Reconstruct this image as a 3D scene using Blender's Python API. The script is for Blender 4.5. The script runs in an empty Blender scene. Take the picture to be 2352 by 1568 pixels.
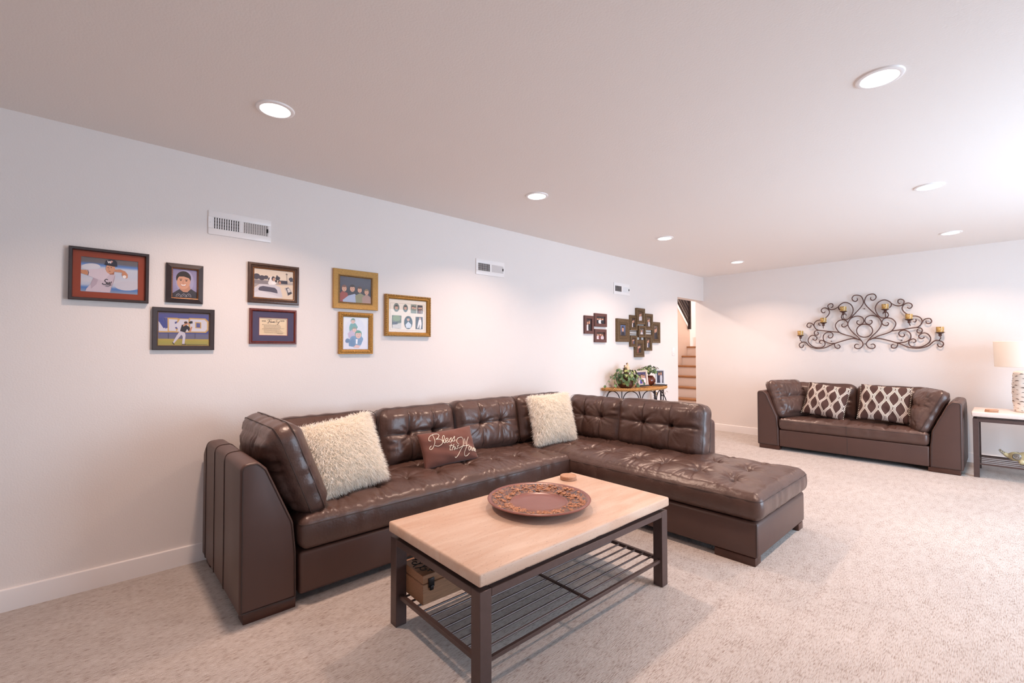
import bpy, bmesh, math, random
import numpy as np
from mathutils import Matrix, Vector
from mathutils.geometry import tessellate_polygon
random.seed(7)
rng = np.random.default_rng(7)
R = math.radians
PI = math.pi
SC = bpy.context.scene
COL = SC.collection

# ------------------------------------------------------------------ camera, world, light, exposure
CAMH = 1.2549
cam_d = bpy.data.cameras.new('camera')
cam_d.sensor_width = 36.0
cam_d.lens = 1049.92 * 36.0 / 2352.0
cam_d.clip_start = 0.02
cam = bpy.data.objects.new('camera', cam_d)
COL.objects.link(cam)
_yaw, _pit, _roll = 0.82256947, 0.02038916, -0.00070735
_fw = Vector((-math.sin(_yaw) * math.cos(_pit), math.cos(_yaw) * math.cos(_pit), math.sin(_pit)))
_r0 = Vector((math.cos(_yaw), math.sin(_yaw), 0))
_u0 = _r0.cross(_fw)
_r = _r0 * math.cos(_roll) + _u0 * math.sin(_roll)
_u = _u0 * math.cos(_roll) - _r0 * math.sin(_roll)
cam.matrix_world = Matrix(((_r.x, _u.x, -_fw.x, 0), (_r.y, _u.y, -_fw.y, 0), (_r.z, _u.z, -_fw.z, CAMH), (0, 0, 0, 1)))
SC.camera = cam

SC.view_settings.view_transform = 'Standard'
SC.view_settings.look = 'None'
SC.view_settings.gamma = 1.0
SC.view_settings.use_curve_mapping = False
SC.view_settings.exposure = 0.0
SC.cycles.max_bounces = 12
SC.cycles.diffuse_bounces = 8
SC.cycles.glossy_bounces = 4
SC.cycles.transparent_max_bounces = 12
SC.cycles.sample_clamp_indirect = 6.0
SC.cycles.caustics_reflective = False
SC.cycles.caustics_refractive = False

SKY = 1.5          # dim sky seen past the windows
DAY = (4.0, 165.0)  # watts of daylight through each window opening
DAY_COL = (0.60, 0.80, 1.0)
LAMP = 15.5        # watts of each recessed downlight
LAMP_COL = (1.0, 0.695, 0.545)
w = bpy.data.worlds.new('sky'); SC.world = w; w.use_nodes = True
wb = w.node_tree.nodes['Background']
wb.inputs['Color'].default_value = (0.66, 0.80, 1.0, 1)
wb.inputs['Strength'].default_value = SKY

def area(name, loc, rot, sx, sy, power, col, portal=False, spread=PI, shape='RECTANGLE'):
    l = bpy.data.lights.new(name, 'AREA'); l.shape = shape; l.size = sx; l.size_y = sy
    l.energy = power; l.color = col; l.spread = spread
    if portal: l.cycles.is_portal = True
    o = bpy.data.objects.new(name, l); o.location = loc; o.rotation_euler = rot; COL.objects.link(o)
    return o

# room dimensions
XL, YF, H = -3.306, 7.302, 2.44
XR, YB = 2.2, -2.4
WIN = ((-1.9, -0.2, 0.5, 2.15), (2.9, 5.6, 0.06, 2.20))     # y0, y1, z0, z1 of the openings in the right-hand wall
for (y0, y1, z0, z1), pw in zip(WIN, DAY):
    area('window_daylight', (XR + 0.10, (y0 + y1) / 2, (z0 + z1) / 2), (0, R(90), 0), z1 - z0 - 0.1, y1 - y0 - 0.1, pw, DAY_COL)
area('stairwell_fill', (-4.9, 9.0, 4.55), (0, 0, 0), 0.5, 0.5, 120, (1.0, 0.80, 0.68))  # unseen light added to brighten the stairwell, without a fixture
area('hall_lamp', (-4.04, 6.4, 2.42), (0, 0, 0), 0.15, 0.15, 20, (1.0, 0.86, 0.78))

# ------------------------------------------------------------------ materials
def lin(c):
    if isinstance(c, str):
        c = c.lstrip('#'); c = [int(c[i:i + 2], 16) / 255 for i in (0, 2, 4)]
    return tuple((x / 12.92) if x <= 0.04045 else ((x + 0.055) / 1.055) ** 2.4 for x in c)

def mat(name, col, rough=0.5, metal=0.0, bump=None, var=None, spec=0.5, coat=0.0, sheen=0.0, emit=None):
    """bump: list of (scale, strength, distance, stretch) noise layers; var: (scale, amount, stretch) of tone"""
    m = bpy.data.materials.new(name); m.use_nodes = True
    nt = m.node_tree; N = nt.nodes; L = nt.links
    p = N['Principled BSDF']
    c = lin(col)
    p.inputs['Base Color'].default_value = (*c, 1)
    p.inputs['Roughness'].default_value = rough
    p.inputs['Metallic'].default_value = metal
    p.inputs['Specular IOR Level'].default_value = spec
    p.inputs['Coat Weight'].default_value = coat
    p.inputs['Sheen Weight'].default_value = sheen
    if emit:
        p.inputs['Emission Color'].default_value = (*emit[0], 1); p.inputs['Emission Strength'].default_value = emit[1]
    tc = N.new('ShaderNodeTexCoord')
    if var:
        mp = N.new('ShaderNodeMapping'); mp.inputs['Scale'].default_value = var[2] if len(var) > 2 else (1, 1, 1)
        L.new(tc.outputs['Object'], mp.inputs['Vector'])
        n = N.new('ShaderNodeTexNoise'); n.inputs['Scale'].default_value = var[0]; n.inputs['Detail'].default_value = 5
        L.new(mp.outputs[0], n.inputs['Vector'])
        r = N.new('ShaderNodeValToRGB')
        a = var[1]
        r.color_ramp.elements[0].position = 0.3; r.color_ramp.elements[1].position = 0.7
        r.color_ramp.elements[0].color = (*[x * (1 - a) for x in c], 1)
        r.color_ramp.elements[1].color = (*[min(1, x * (1 + a)) for x in c], 1)
        L.new(n.outputs['Fac'], r.inputs['Fac']); L.new(r.outputs['Color'], p.inputs['Base Color'])
    prev = None
    for b in (bump or []):
        mp = N.new('ShaderNodeMapping'); mp.inputs['Scale'].default_value = b[3] if len(b) > 3 else (1, 1, 1)
        L.new(tc.outputs['Object'], mp.inputs['Vector'])
        n = N.new('ShaderNodeTexNoise'); n.inputs['Scale'].default_value = b[0]; n.inputs['Detail'].default_value = 4
        L.new(mp.outputs[0], n.inputs['Vector'])
        bp = N.new('ShaderNodeBump'); bp.inputs['Strength'].default_value = b[1]; bp.inputs['Distance'].default_value = b[2]
        L.new(n.outputs['Fac'], bp.inputs['Height'])
        if prev: L.new(prev.outputs[0], bp.inputs['Normal'])
        prev = bp
    if prev: L.new(prev.outputs[0], p.inputs['Normal'])
    return m

M = {}
M['wall'] = mat('wall_paint', '#e9e2de', 0.55, bump=[(140, 0.25, 0.004)], spec=0.3)
M['ceiling'] = mat('ceiling_paint', '#efe8e3', 0.8, bump=[(120, 0.25, 0.004)], spec=0.2)
M['trim'] = mat('trim_paint', '#efeae8', 0.35, spec=0.4)
M['white'] = mat('white_enamel', '#f3eeec', 0.35)
M['leather'] = mat('brown_leather', '#553f38', 0.33, bump=[(9, 0.35, 0.012), (30, 0.32, 0.006, (1, 1, .6)), (70, 0.30, 0.003), (600, 0.15, 0.001)], var=(7, 0.12), spec=0.5)
M['leather_flat'] = mat('brown_leather_panel', '#523a33', 0.42, bump=[(5, 0.12, 0.008), (700, 0.15, 0.001)], var=(5, 0.06), spec=0.45)
M['stitch'] = mat('leather_seam', '#3d2d28', 0.6)
M['foot'] = mat('dark_wood_foot', '#47291f', 0.35, var=(12, 0.2, (1, 1, 6)))
M['bronze'] = mat('bronze_metal', '#594743', 0.40, metal=0.35, bump=[(260, 0.1, 0.001)], var=(30, 0.08))
M['iron'] = mat('wrought_iron', '#33292b', 0.45, metal=0.5, bump=[(120, 0.3, 0.002)], var=(40, 0.25))
M['rust'] = mat('rust_iron', '#5f4139', 0.5, metal=0.3, bump=[(90, 0.3, 0.002)], var=(50, 0.35))
M['damper'] = mat('damper_grey', '#75635f', 0.6)
M['dark'] = mat('duct_shade_and_carving', '#17100f', 0.8)  # painted shade inside the vents; also the dark lid carving
M['diffuser'] = mat('led_diffuser', '#ffffff', 0.5, emit=((1.0, 0.93, 0.88), 6.0))
M['oak'] = mat('oak_tread', '#a8774c', 0.35, var=(9, 0.25, (1, 12, 12)))
M['riser'] = mat('riser_paint', '#efe8e5', 0.5)
M['ivory'] = mat('shag_pile', '#fffbf3', 0.9)
def _translucent(m, k):
    N = m.node_tree.nodes; L = m.node_tree.links; t = N.new('ShaderNodeBsdfTranslucent'); t.inputs['Color'].default_value = (*lin('#fffaf3'), 1)
    x = N.new('ShaderNodeMixShader'); x.inputs[0].default_value = k; o = N['Material Output']
    L.new(N['Principled BSDF'].outputs[0], x.inputs[1]); L.new(t.outputs[0], x.inputs[2]); L.new(x.outputs[0], o.inputs[0])
_translucent(M['ivory'], 0.3)
M['brownfab'] = mat('brown_cotton', '#6b4034', 0.85, bump=[(900, 0.2, 0.001), (10, 0.3, 0.01)], sheen=0.15, var=(10, 0.05))
M['cream'] = mat('cream_thread', '#efe6d3', 0.7)
M['wicker'] = mat('wicker', '#b07f45', 0.6, bump=[(70, 0.5, 0.004)], var=(60, 0.3))
M['leaf1'] = mat('ivy_leaf', '#6f8a55', 0.5, var=(40, 0.35))
M['leaf2'] = mat('ivy_leaf_dark', '#47603f', 0.5, var=(40, 0.35))
M['leaf3'] = mat('ivy_leaf_pale', '#a0ab6a', 0.5, var=(40, 0.25))
M['vine'] = mat('vine_stem', '#59492c', 0.7)
M['pot'] = mat('basket_pot', '#5b3220', 0.6, bump=[(60, 0.6, 0.004)], var=(40, 0.3))
M['glaze'] = mat('brown_glaze', '#6b2f1f', 0.12, coat=0.6, var=(8, 0.25))
M['clay'] = mat('figurine_brown', '#6a4630', 0.5, var=(40, 0.3))
M['clay2'] = mat('figurine_cream', '#dfc7a5', 0.5, var=(40, 0.15))
M['shade'] = mat('linen_shade', '#e9e1d6', 0.9, bump=[(500, 0.2, 0.001)])
M['coaster'] = mat('sandstone_coaster', '#b98f73', 0.8, var=(90, 0.15), bump=[(200, 0.3, 0.001)])
M['box'] = mat('pale_wood_box', '#956a4c', 0.5, var=(14, 0.22, (12, 1, 12)))
M['latch'] = mat('latch_metal', '#2a2322', 0.4, metal=0.6)
M['acrylic'] = mat('clear_acrylic', '#e4e8ee', 0.1)
M['slate'] = mat('dark_slate', '#3c3a3f', 0.5)
M['elephant'] = mat('cream_glaze', '#e0cf9f', 0.15, coat=0.5, var=(9, 0.18))
M['blue_grey'] = mat('grey_glaze', '#8e8378', 0.2, coat=0.5, var=(30, 0.4))
M['wave'] = None
# picture prints take their colours from a mesh colour attribute
m = bpy.data.materials.new('photo_print'); m.use_nodes = True
at = m.node_tree.nodes.new('ShaderNodeAttribute'); at.attribute_name = 'Col'
m.node_tree.links.new(at.outputs['Color'], m.node_tree.nodes['Principled BSDF'].inputs['Base Color'])
m.node_tree.nodes['Principled BSDF'].inputs['Roughness'].default_value = 0.45
M['print'] = m
# thin picture / window glass
def glass_mat(name, tint=(1, 1, 1), gain=1.0):
    m = bpy.data.materials.new(name); m.use_nodes = True
    N = m.node_tree.nodes; L = m.node_tree.links; N.clear()
    o = N.new('ShaderNodeOutputMaterial'); mx = N.new('ShaderNodeMixShader'); t = N.new('ShaderNodeBsdfTransparent'); g = N.new('ShaderNodeBsdfGlossy')
    f = N.new('ShaderNodeFresnel'); f.inputs['IOR'].default_value = 1.3
    t.inputs['Color'].default_value = (*tint, 1); g.inputs['Roughness'].default_value = 0.01
    gm = N.new('ShaderNodeNewGeometry'); iv = N.new('ShaderNodeMath'); iv.operation = 'SUBTRACT'; iv.inputs[0].default_value = 1.0; L.new(gm.outputs['Backfacing'], iv.inputs[1])
    mu = N.new('ShaderNodeMath'); mu.operation = 'MULTIPLY'; L.new(f.outputs[0], mu.inputs[0]); L.new(iv.outputs[0], mu.inputs[1])
    L.new(mu.outputs[0], mx.inputs[0]); L.new(t.outputs[0], mx.inputs[1]); L.new(g.outputs[0], mx.inputs[2]); L.new(mx.outputs[0], o.inputs[0])
    return m
M['glass'] = glass_mat('clear_glass')

def carpet_mat():
    m = bpy.data.materials.new('loop_carpet'); m.use_nodes = True
    N = m.node_tree.nodes; L = m.node_tree.links; p = N['Principled BSDF']
    p.inputs['Roughness'].default_value = 0.95; p.inputs['Specular IOR Level'].default_value = 0.1; p.inputs['Sheen Weight'].default_value = 0.2
    tc = N.new('ShaderNodeTexCoord')
    def noise(scale, st, det=3):
        mp = N.new('ShaderNodeMapping'); mp.inputs['Scale'].default_value = st; L.new(tc.outputs['Object'], mp.inputs['Vector'])
        n = N.new('ShaderNodeTexNoise'); n.inputs['Scale'].default_value = scale; n.inputs['Detail'].default_value = det; L.new(mp.outputs[0], n.inputs['Vector']); return n
    fl = noise(1, (250, 38, 1), 3); pile = noise(1, (520, 430, 1), 2); big = noise(1.6, (1, 1, 1), 4); mid = noise(1, (26, 8, 1), 3)
    r = N.new('ShaderNodeValToRGB'); e = r.color_ramp.elements
    e[0].position = 0.25; e[0].color = (*lin('#9c877a'), 1); e[1].position = 0.49; e[1].color = (*lin('#d0c5be'), 1)
    x = e.new(0.72); x.color = (*lin('#dcd4cf'), 1)
    ma = N.new('ShaderNodeMath'); ma.operation = 'MULTIPLY_ADD'; L.new(mid.outputs['Fac'], ma.inputs[0]); ma.inputs[1].default_value = 0.35; ma.inputs[2].default_value = -0.175
    ad = N.new('ShaderNodeMath'); ad.operation = 'ADD'; L.new(fl.outputs['Fac'], ad.inputs[0]); L.new(ma.outputs[0], ad.inputs[1])
    L.new(ad.outputs[0], r.inputs['Fac'])
    r2 = N.new('ShaderNodeValToRGB'); r2.color_ramp.elements[0].position = 0.3; r2.color_ramp.elements[1].position = 0.7
    r2.color_ramp.elements[0].color = (0.90, 0.90, 0.90, 1); r2.color_ramp.elements[1].color = (1.0, 1.0, 1.0, 1)
    L.new(big.outputs['Fac'], r2.inputs['Fac'])
    mx = N.new('ShaderNodeMixRGB'); mx.blend_type = 'MULTIPLY'; mx.inputs[0].default_value = 1
    L.new(r.outputs[0], mx.inputs[1]); L.new(r2.outputs[0], mx.inputs[2])
    r3 = N.new('ShaderNodeValToRGB'); r3.color_ramp.elements[0].position = 0.3; r3.color_ramp.elements[1].position = 0.6
    r3.color_ramp.elements[0].color = (0.74, 0.72, 0.70, 1); r3.color_ramp.elements[1].color = (1, 1, 1, 1)
    L.new(pile.outputs['Fac'], r3.inputs['Fac'])
    mx2 = N.new('ShaderNodeMixRGB'); mx2.blend_type = 'MULTIPLY'; mx2.inputs[0].default_value = 1
    L.new(mx.outputs[0], mx2.inputs[1]); L.new(r3.outputs[0], mx2.inputs[2]); L.new(mx2.outputs[0], p.inputs['Base Color'])
    b1 = N.new('ShaderNodeBump'); b1.inputs['Strength'].default_value = 0.5; b1.inputs['Distance'].default_value = 0.006; L.new(pile.outputs['Fac'], b1.inputs['Height'])
    b2 = N.new('ShaderNodeBump'); b2.inputs['Strength'].default_value = 0.5; b2.inputs['Distance'].default_value = 0.008; L.new(fl.outputs['Fac'], b2.inputs['Height'])
    L.new(b1.outputs[0], b2.inputs['Normal']); L.new(b2.outputs[0], p.inputs['Normal'])
    return m
M['carpet'] = carpet_mat()

def stone_mat(name, c0, c1, c2):
    m = bpy.data.materials.new(name); m.use_nodes = True
    N = m.node_tree.nodes; L = m.node_tree.links; p = N['Principled BSDF']
    p.inputs['Roughness'].default_value = 0.38; p.inputs['Specular IOR Level'].default_value = 0.35
    tc = N.new('ShaderNodeTexCoord')
    def noise(st, det, dist=0.0):
        mp = N.new('ShaderNodeMapping'); mp.inputs['Scale'].default_value = st; L.new(tc.outputs['Object'], mp.inputs['Vector'])
        n = N.new('ShaderNodeTexNoise'); n.inputs['Scale'].default_value = 1; n.inputs['Detail'].default_value = det; n.inputs['Distortion'].default_value = dist
        L.new(mp.outputs[0], n.inputs['Vector']); return n
    band = noise((20, 3.5, 20), 8, 0.8); pit = noise((420, 70, 420), 3); patch = noise((5, 1.6, 5), 3)
    r = N.new('ShaderNodeValToRGB'); e = r.color_ramp.elements
    e[0].position = 0.3; e[0].color = (*lin(c0), 1); e[1].position = 0.7; e[1].color = (*lin(c1), 1)
    L.new(band.outputs['Fac'], r.inputs['Fac'])
    rp = N.new('ShaderNodeValToRGB'); rp.color_ramp.elements[0].position = 0.25; rp.color_ramp.elements[1].position = 0.36
    rp.color_ramp.elements[0].color = (*lin(c2), 1); rp.color_ramp.elements[1].color = (1, 1, 1, 1); L.new(pit.outputs['Fac'], rp.inputs['Fac'])
    mx = N.new('ShaderNodeMixRGB'); mx.blend_type = 'MULTIPLY'; mx.inputs[0].default_value = 0.8; L.new(r.outputs[0], mx.inputs[1]); L.new(rp.outputs[0], mx.inputs[2])
    L.new(mx.outputs[0], p.inputs['Base Color'])
    b = N.new('ShaderNodeBump'); b.inputs['Strength'].default_value = 0.35; b.inputs['Distance'].default_value = 0.002; L.new(rp.outputs[0], b.inputs['Height']); L.new(b.outputs[0], p.inputs['Normal'])
    return m
M['travertine'] = stone_mat('travertine', '#ceac95', '#dac1ae', '#86624c')
M['pale_stone'] = stone_mat('pale_travertine', '#dccabf', '#eaded6', '#b9a294')

def gold_mat(name, c, c2, scale):
    m = mat(name, c, 0.38, metal=0.45, bump=[(scale, 0.7, 0.004)], var=(scale * 0.8, 0.4))
    return m
M['gold'] = gold_mat('gold_frame', '#b98a45', '#7a5426', 220)
M['gold2'] = gold_mat('pale_gold_frame', '#c59a5a', '#8a6434', 420)
M['gold_dark'] = gold_mat('old_gold', '#8d6a3d', '#4a3520', 200)
M['antique'] = gold_mat('antique_brown_frame', '#6e583f', '#2e241b', 110)
M['black_frame'] = mat('black_frame', '#3b3132', 0.4, var=(30, 0.1))
M['brown_frame'] = mat('brown_frame', '#4f372b', 0.35, var=(30, 0.3, (6, 1, 1)))
M['brown_inner'] = mat('bronze_lip', '#8a5a36', 0.3, metal=0.4, var=(200, 0.4))
M['cherry'] = mat('cherry_frame', '#6d3029', 0.35, var=(16, 0.25, (6, 1, 1)))
M['plum'] = mat('plum_brown_frame', '#5c3b36', 0.4, var=(20, 0.15))
M['mat_red'] = mat('red_mat_board', '#94432f', 0.8, bump=[(600, 0.1, 0.001)])
M['mat_navy'] = mat('navy_mat_board', '#4d4763', 0.8, bump=[(600, 0.1, 0.001)])
M['mat_cream'] = mat('cream_mat_board', '#e8d9c5', 0.8)

# ogee wave print for the two cushions on the loveseat
def wave_mat():
    m = bpy.data.materials.new('wave_print_fabric'); m.use_nodes = True
    N = m.node_tree.nodes; L = m.node_tree.links; p = N['Principled BSDF']; p.inputs['Roughness'].default_value = 0.85
    uv = N.new('ShaderNodeUVMap'); uv.uv_map = 'UVMap'
    sp = N.new('ShaderNodeSeparateXYZ'); L.new(uv.outputs[0], sp.inputs[0])
    def mth(op, a, b=None, c=None):
        n = N.new('ShaderNodeMath'); n.operation = op
        for i, v in enumerate((a, b, c)):
            if v is None: continue
            if isinstance(v, (int, float)): n.inputs[i].default_value = v
            else: L.new(v, n.inputs[i])
        return n.outputs[0]
    U = mth('MULTIPLY', sp.outputs[0], 3.6); V = mth('MULTIPLY', sp.outputs[1], 2 * PI * 1.85)
    s = mth('MULTIPLY', mth('SINE', mth('ADD', V, 0.6)), 0.19)
    def fam(sign, off):
        t = mth('ADD', mth('ADD', U, mth('MULTIPLY', s, sign)), off)
        return mth('ABSOLUTE', mth('SUBTRACT', mth('FRACT', t), 0.5))
    d = mth('MINIMUM', fam(1.0, 0.25), fam(-1.0, 0.75))
    ln = mth('GREATER_THAN', mth('COSINE', mth('MULTIPLY', d, 2 * PI / 0.088)), 0.0)
    inside = mth('LESS_THAN', d, 0.155)
    k = mth('MULTIPLY', ln, inside)
    mx = N.new('ShaderNodeMixRGB'); L.new(k, mx.inputs[0])
    mx.inputs[1].default_value = (*lin('#4a302a'), 1); mx.inputs[2].default_value = (*lin('#f1e4d8'), 1)
    L.new(mx.outputs[0], p.inputs['Base Color'])
    return m
M['wave'] = wave_mat()

# mosaic glass of the candle cups
def mosaic_mat():
    m = bpy.data.materials.new('mosaic_glass'); m.use_nodes = True
    N = m.node_tree.nodes; L = m.node_tree.links; p = N['Principled BSDF']; p.inputs['Roughness'].default_value = 0.25
    tc = N.new('ShaderNodeTexCoord'); v = N.new('ShaderNodeTexVoronoi'); v.feature = 'F1'; v.inputs['Scale'].default_value = 90
    L.new(tc.outputs['Object'], v.inputs['Vector'])
    r = N.new('ShaderNodeValToRGB'); r.color_ramp.interpolation = 'CONSTANT'; e = r.color_ramp.elements
    e[0].color = (*lin('#6e4a22'), 1); e[1].position = 0.22; e[1].color = (*lin('#ad8746'), 1)
    for q, c in ((0.45, '#c39c58'), (0.72, '#d3b47c')):
        x = e.new(q); x.color = (*lin(c), 1)
    L.new(v.outputs['Color'], r.inputs['Fac']); L.new(r.outputs[0], p.inputs['Base Color'])
    return m
M['mosaic'] = mosaic_mat()

def platter_rim_mat():
    m = bpy.data.materials.new('platter_rim_glaze'); m.use_nodes = True
    N = m.node_tree.nodes; L = m.node_tree.links; p = N['Principled BSDF']; p.inputs['Roughness'].default_value = 0.22
    tc = N.new('ShaderNodeTexCoord'); v = N.new('ShaderNodeTexNoise'); v.inputs['Scale'].default_value = 55; v.inputs['Detail'].default_value = 5; v.inputs['Distortion'].default_value = 1.5
    L.new(tc.outputs['Object'], v.inputs['Vector'])
    r = N.new('ShaderNodeValToRGB'); e = r.color_ramp.elements
    e[0].position = 0.40; e[0].color = (*lin('#3d3a42'), 1); e[1].position = 0.52; e[1].color = (*lin('#7a4630'), 1)
    x = e.new(0.62); x.color = (*lin('#a8744c'), 1)
    L.new(v.outputs['Fac'], r.inputs['Fac']); L.new(r.outputs[0], p.inputs['Base Color'])
    b = N.new('ShaderNodeBump'); b.inputs['Strength'].default_value = 0.8; b.inputs['Distance'].default_value = 0.004
    L.new(v.outputs['Fac'], b.inputs['Height']); L.new(b.outputs[0], p.inputs['Normal'])
    return m
M['rim'] = platter_rim_mat()
M['platter'] = mat('platter_glaze', '#845046', 0.3, var=(30, 0.06))
M['relief'] = mat('relief_tan', '#bb8463', 0.25, var=(60, 0.35))

def lamp_base_mat():
    m = mat('pitted_ceramic', '#efe6dc', 0.3)
    return m
M['lampbase'] = lamp_base_mat()
M['pit'] = mat('pit_brown', '#5a4436', 0.7)

# ------------------------------------------------------------------ geometry helpers: geo = (verts, faces)
def join(*gs):
    V, F = [], []
    for v, f in gs:
        o = len(V); V += [tuple(x) for x in v]; F += [tuple(i + o for i in q) for q in f]
    return V, F

def tr(g, m):
    return [tuple(m @ Vector(v)) for v in g[0]], g[1]

def mv(g, x=0, y=0, z=0):
    return [(v[0] + x, v[1] + y, v[2] + z) for v in g[0]], g[1]

def box(x0, x1, y0, y1, z0, z1, r=0.0, seg=2):
    if x0 > x1: x0, x1 = x1, x0
    if y0 > y1: y0, y1 = y1, y0
    if r <= 0:
        v = [(x, y, z) for z in (z0, z1) for y in (y0, y1) for x in (x0, x1)]
        return v, [(0, 2, 3, 1), (4, 5, 7, 6), (0, 1, 5, 4), (2, 6, 7, 3), (0, 4, 6, 2), (1, 3, 7, 5)]
    bm = bmesh.new(); bmesh.ops.create_cube(bm, size=1)
    for v in bm.verts:
        v.co = Vector(((x0 + x1) / 2 + v.co.x * (x1 - x0), (y0 + y1) / 2 + v.co.y * (y1 - y0), (z0 + z1) / 2 + v.co.z * (z1 - z0)))
    bmesh.ops.bevel(bm, geom=bm.edges[:], offset=r, segments=seg, affect='EDGES', profile=0.5)
    bm.verts.index_update()
    g = [tuple(v.co) for v in bm.verts], [tuple(v.index for v in f.verts) for f in bm.faces]
    bm.free(); return g

def tube(path, r, n=8, closed=False, cap=True):
    P = [Vector(p) for p in path]; k = len(P)
    rs = r if hasattr(r, '__len__') else [r] * k
    V, F = [], []
    def tan(i):
        if closed: return (P[(i + 1) % k] - P[i - 1]).normalized()
        return (P[min(i + 1, k - 1)] - P[max(i - 1, 0)]).normalized()
    t = tan(0); a = Vector((0, 0, 1)) if abs(t.z) < 0.9 else Vector((1, 0, 0))
    nrm = t.cross(a).normalized()
    for i in range(k):
        t = tan(i); nrm = (nrm - t * nrm.dot(t))
        nrm = nrm.normalized() if nrm.length > 1e-6 else t.orthogonal().normalized()
        b = t.cross(nrm)
        for j in range(n):
            th = 2 * PI * j / n
            V.append(tuple(P[i] + (nrm * math.cos(th) + b * math.sin(th)) * rs[i]))
    for i in range(k if closed else k - 1):
        for j in range(n):
            a0, a1 = i * n + j, i * n + (j + 1) % n
            b0, b1 = ((i + 1) % k) * n + j, ((i + 1) % k) * n + (j + 1) % n
            F.append((a0, a1, b1, b0))
    if not closed and cap:
        F.append(tuple(range(n - 1, -1, -1))); F.append(tuple(range((k - 1) * n, k * n)))
    return V, F

def lathe(prof, n=32, cap=True):
    V, F = [], []
    for r, z in prof:
        for j in range(n):
            th = 2 * PI * j / n; V.append((r * math.cos(th), r * math.sin(th), z))
    for i in range(len(prof) - 1):
        for j in range(n):
            F.append((i * n + j, i * n + (j + 1) % n, (i + 1) * n + (j + 1) % n, (i + 1) * n + j))
    if cap:
        F.append(tuple(range(n - 1, -1, -1))); F.append(tuple(range((len(prof) - 1) * n, len(prof) * n)))
    return V, F

def smooth_path(pts, sub=4, closed=False):
    """Catmull-Rom through the points"""
    P = [np.array(p, float) for p in pts]; k = len(P); out = []
    for i in range(k if closed else k - 1):
        if closed: p0, p1, p2, p3 = P[i - 1], P[i], P[(i + 1) % k], P[(i + 2) % k]
        else: p0, p1, p2, p3 = P[max(i - 1, 0)], P[i], P[i + 1], P[min(i + 2, k - 1)]
        for s in range(sub):
            t = s / sub
            out.append(0.5 * ((2 * p1) + (p2 - p0) * t + (2 * p0 - 5 * p1 + 4 * p2 - p3) * t * t + (3 * p1 - p0 - 3 * p2 + p3) * t ** 3))
    if not closed: out.append(P[-1])
    return [tuple(p) for p in out]

def round_poly(pts, rad, seg=5):
    """pts of a closed polygon; rad per vertex"""
    out = []; k = len(pts)
    for i in range(k):
        p0, p1, p2 = [Vector(pts[(i + d) % k]) for d in (-1, 0, 1)]
        r = rad[i] if hasattr(rad, '__len__') else rad
        if r <= 0: out.append(tuple(p1)); continue
        a = (p0 - p1).normalized(); b = (p2 - p1).normalized()
        ang = a.angle(b); d = min(r / math.tan(ang / 2), (p0 - p1).length * 0.49, (p2 - p1).length * 0.49)
        s, e = p1 + a * d, p1 + b * d
        for q in range(seg + 1):
            t = q / seg
            out.append(tuple((s * (1 - t) + p1 * t) * (1 - t) + (p1 * (1 - t) + e * t) * t))
    return out

def inset_poly(pts, d):
    k = len(pts); out = []
    area2 = sum(pts[i][0] * pts[(i + 1) % k][1] - pts[(i + 1) % k][0] * pts[i][1] for i in range(k))
    sg = 1 if area2 > 0 else -1
    for i in range(k):
        p0, p1, p2 = [Vector(pts[(i + dd) % k]) for dd in (-1, 0, 1)]
        e1 = (p1 - p0); e2 = (p2 - p1)
        n1 = Vector((-e1.y, e1.x)).normalized() * sg if e1.length > 1e-9 else Vector((0, 0))
        n2 = Vector((-e2.y, e2.x)).normalized() * sg if e2.length > 1e-9 else Vector((0, 0))
        n = (n1 + n2); n = n.normalized() if n.length > 1e-9 else n1
        out.append(tuple(p1 + n * d))
    return out

def prism(poly, t0, t1, f, bev=0.0):
    """poly in 2-D, extruded from t0 to t1; f maps (u, v, t) to xyz"""
    rings = []
    if bev > 0:
        s = 1 if t1 > t0 else -1
        for q in (0, 1, 2, 3):
            a = q / 3 * PI / 2; rings.append((inset_poly(poly, bev * (1 - math.sin(a))), t0 + s * bev * (1 - math.cos(a))))
        for q in (3, 2, 1, 0):
            a = q / 3 * PI / 2; rings.append((inset_poly(poly, bev * (1 - math.sin(a))), t1 - s * bev * (1 - math.cos(a))))
    else: rings = [(poly, t0), (poly, t1)]
    k = len(poly); V, F = [], []
    for pl, t in rings: V += [f(u, v, t) for u, v in pl]
    for i in range(len(rings) - 1):
        for j in range(k): F.append((i * k + j, i * k + (j + 1) % k, (i + 1) * k + (j + 1) % k, (i + 1) * k + j))
    F.append(tuple(range(k - 1, -1, -1))); F.append(tuple(range((len(rings) - 1) * k, len(rings) * k)))
    return V, F

def mk(name, g, m, parent=None, angle=38, uv=None, kind=None, label=None, fix=True):
    me = bpy.data.meshes.new(name); me.from_pydata([tuple(map(float, v)) for v in g[0]], [], g[1]); me.update()
    if fix:
        bm = bmesh.new(); bm.from_mesh(me); bmesh.ops.recalc_face_normals(bm, faces=bm.faces[:]); bm.to_mesh(me); bm.free()
    me.shade_smooth()
    if angle < 180: me.set_sharp_from_angle(angle=R(angle))
    if uv is not None:
        l = me.uv_layers.new(name='UVMap')
        idx = np.empty(len(me.loops), int); me.loops.foreach_get('vertex_index', idx)
        l.data.foreach_set('uv', np.asarray(uv, float)[idx].ravel())
    me.materials.append(M[m] if isinstance(m, str) else m)
    o = bpy.data.objects.new(name, me); COL.objects.link(o)
    if parent is not None: o.parent = parent
    if kind: o['kind'] = kind
    if label: o['label'] = label
    return o

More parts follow.
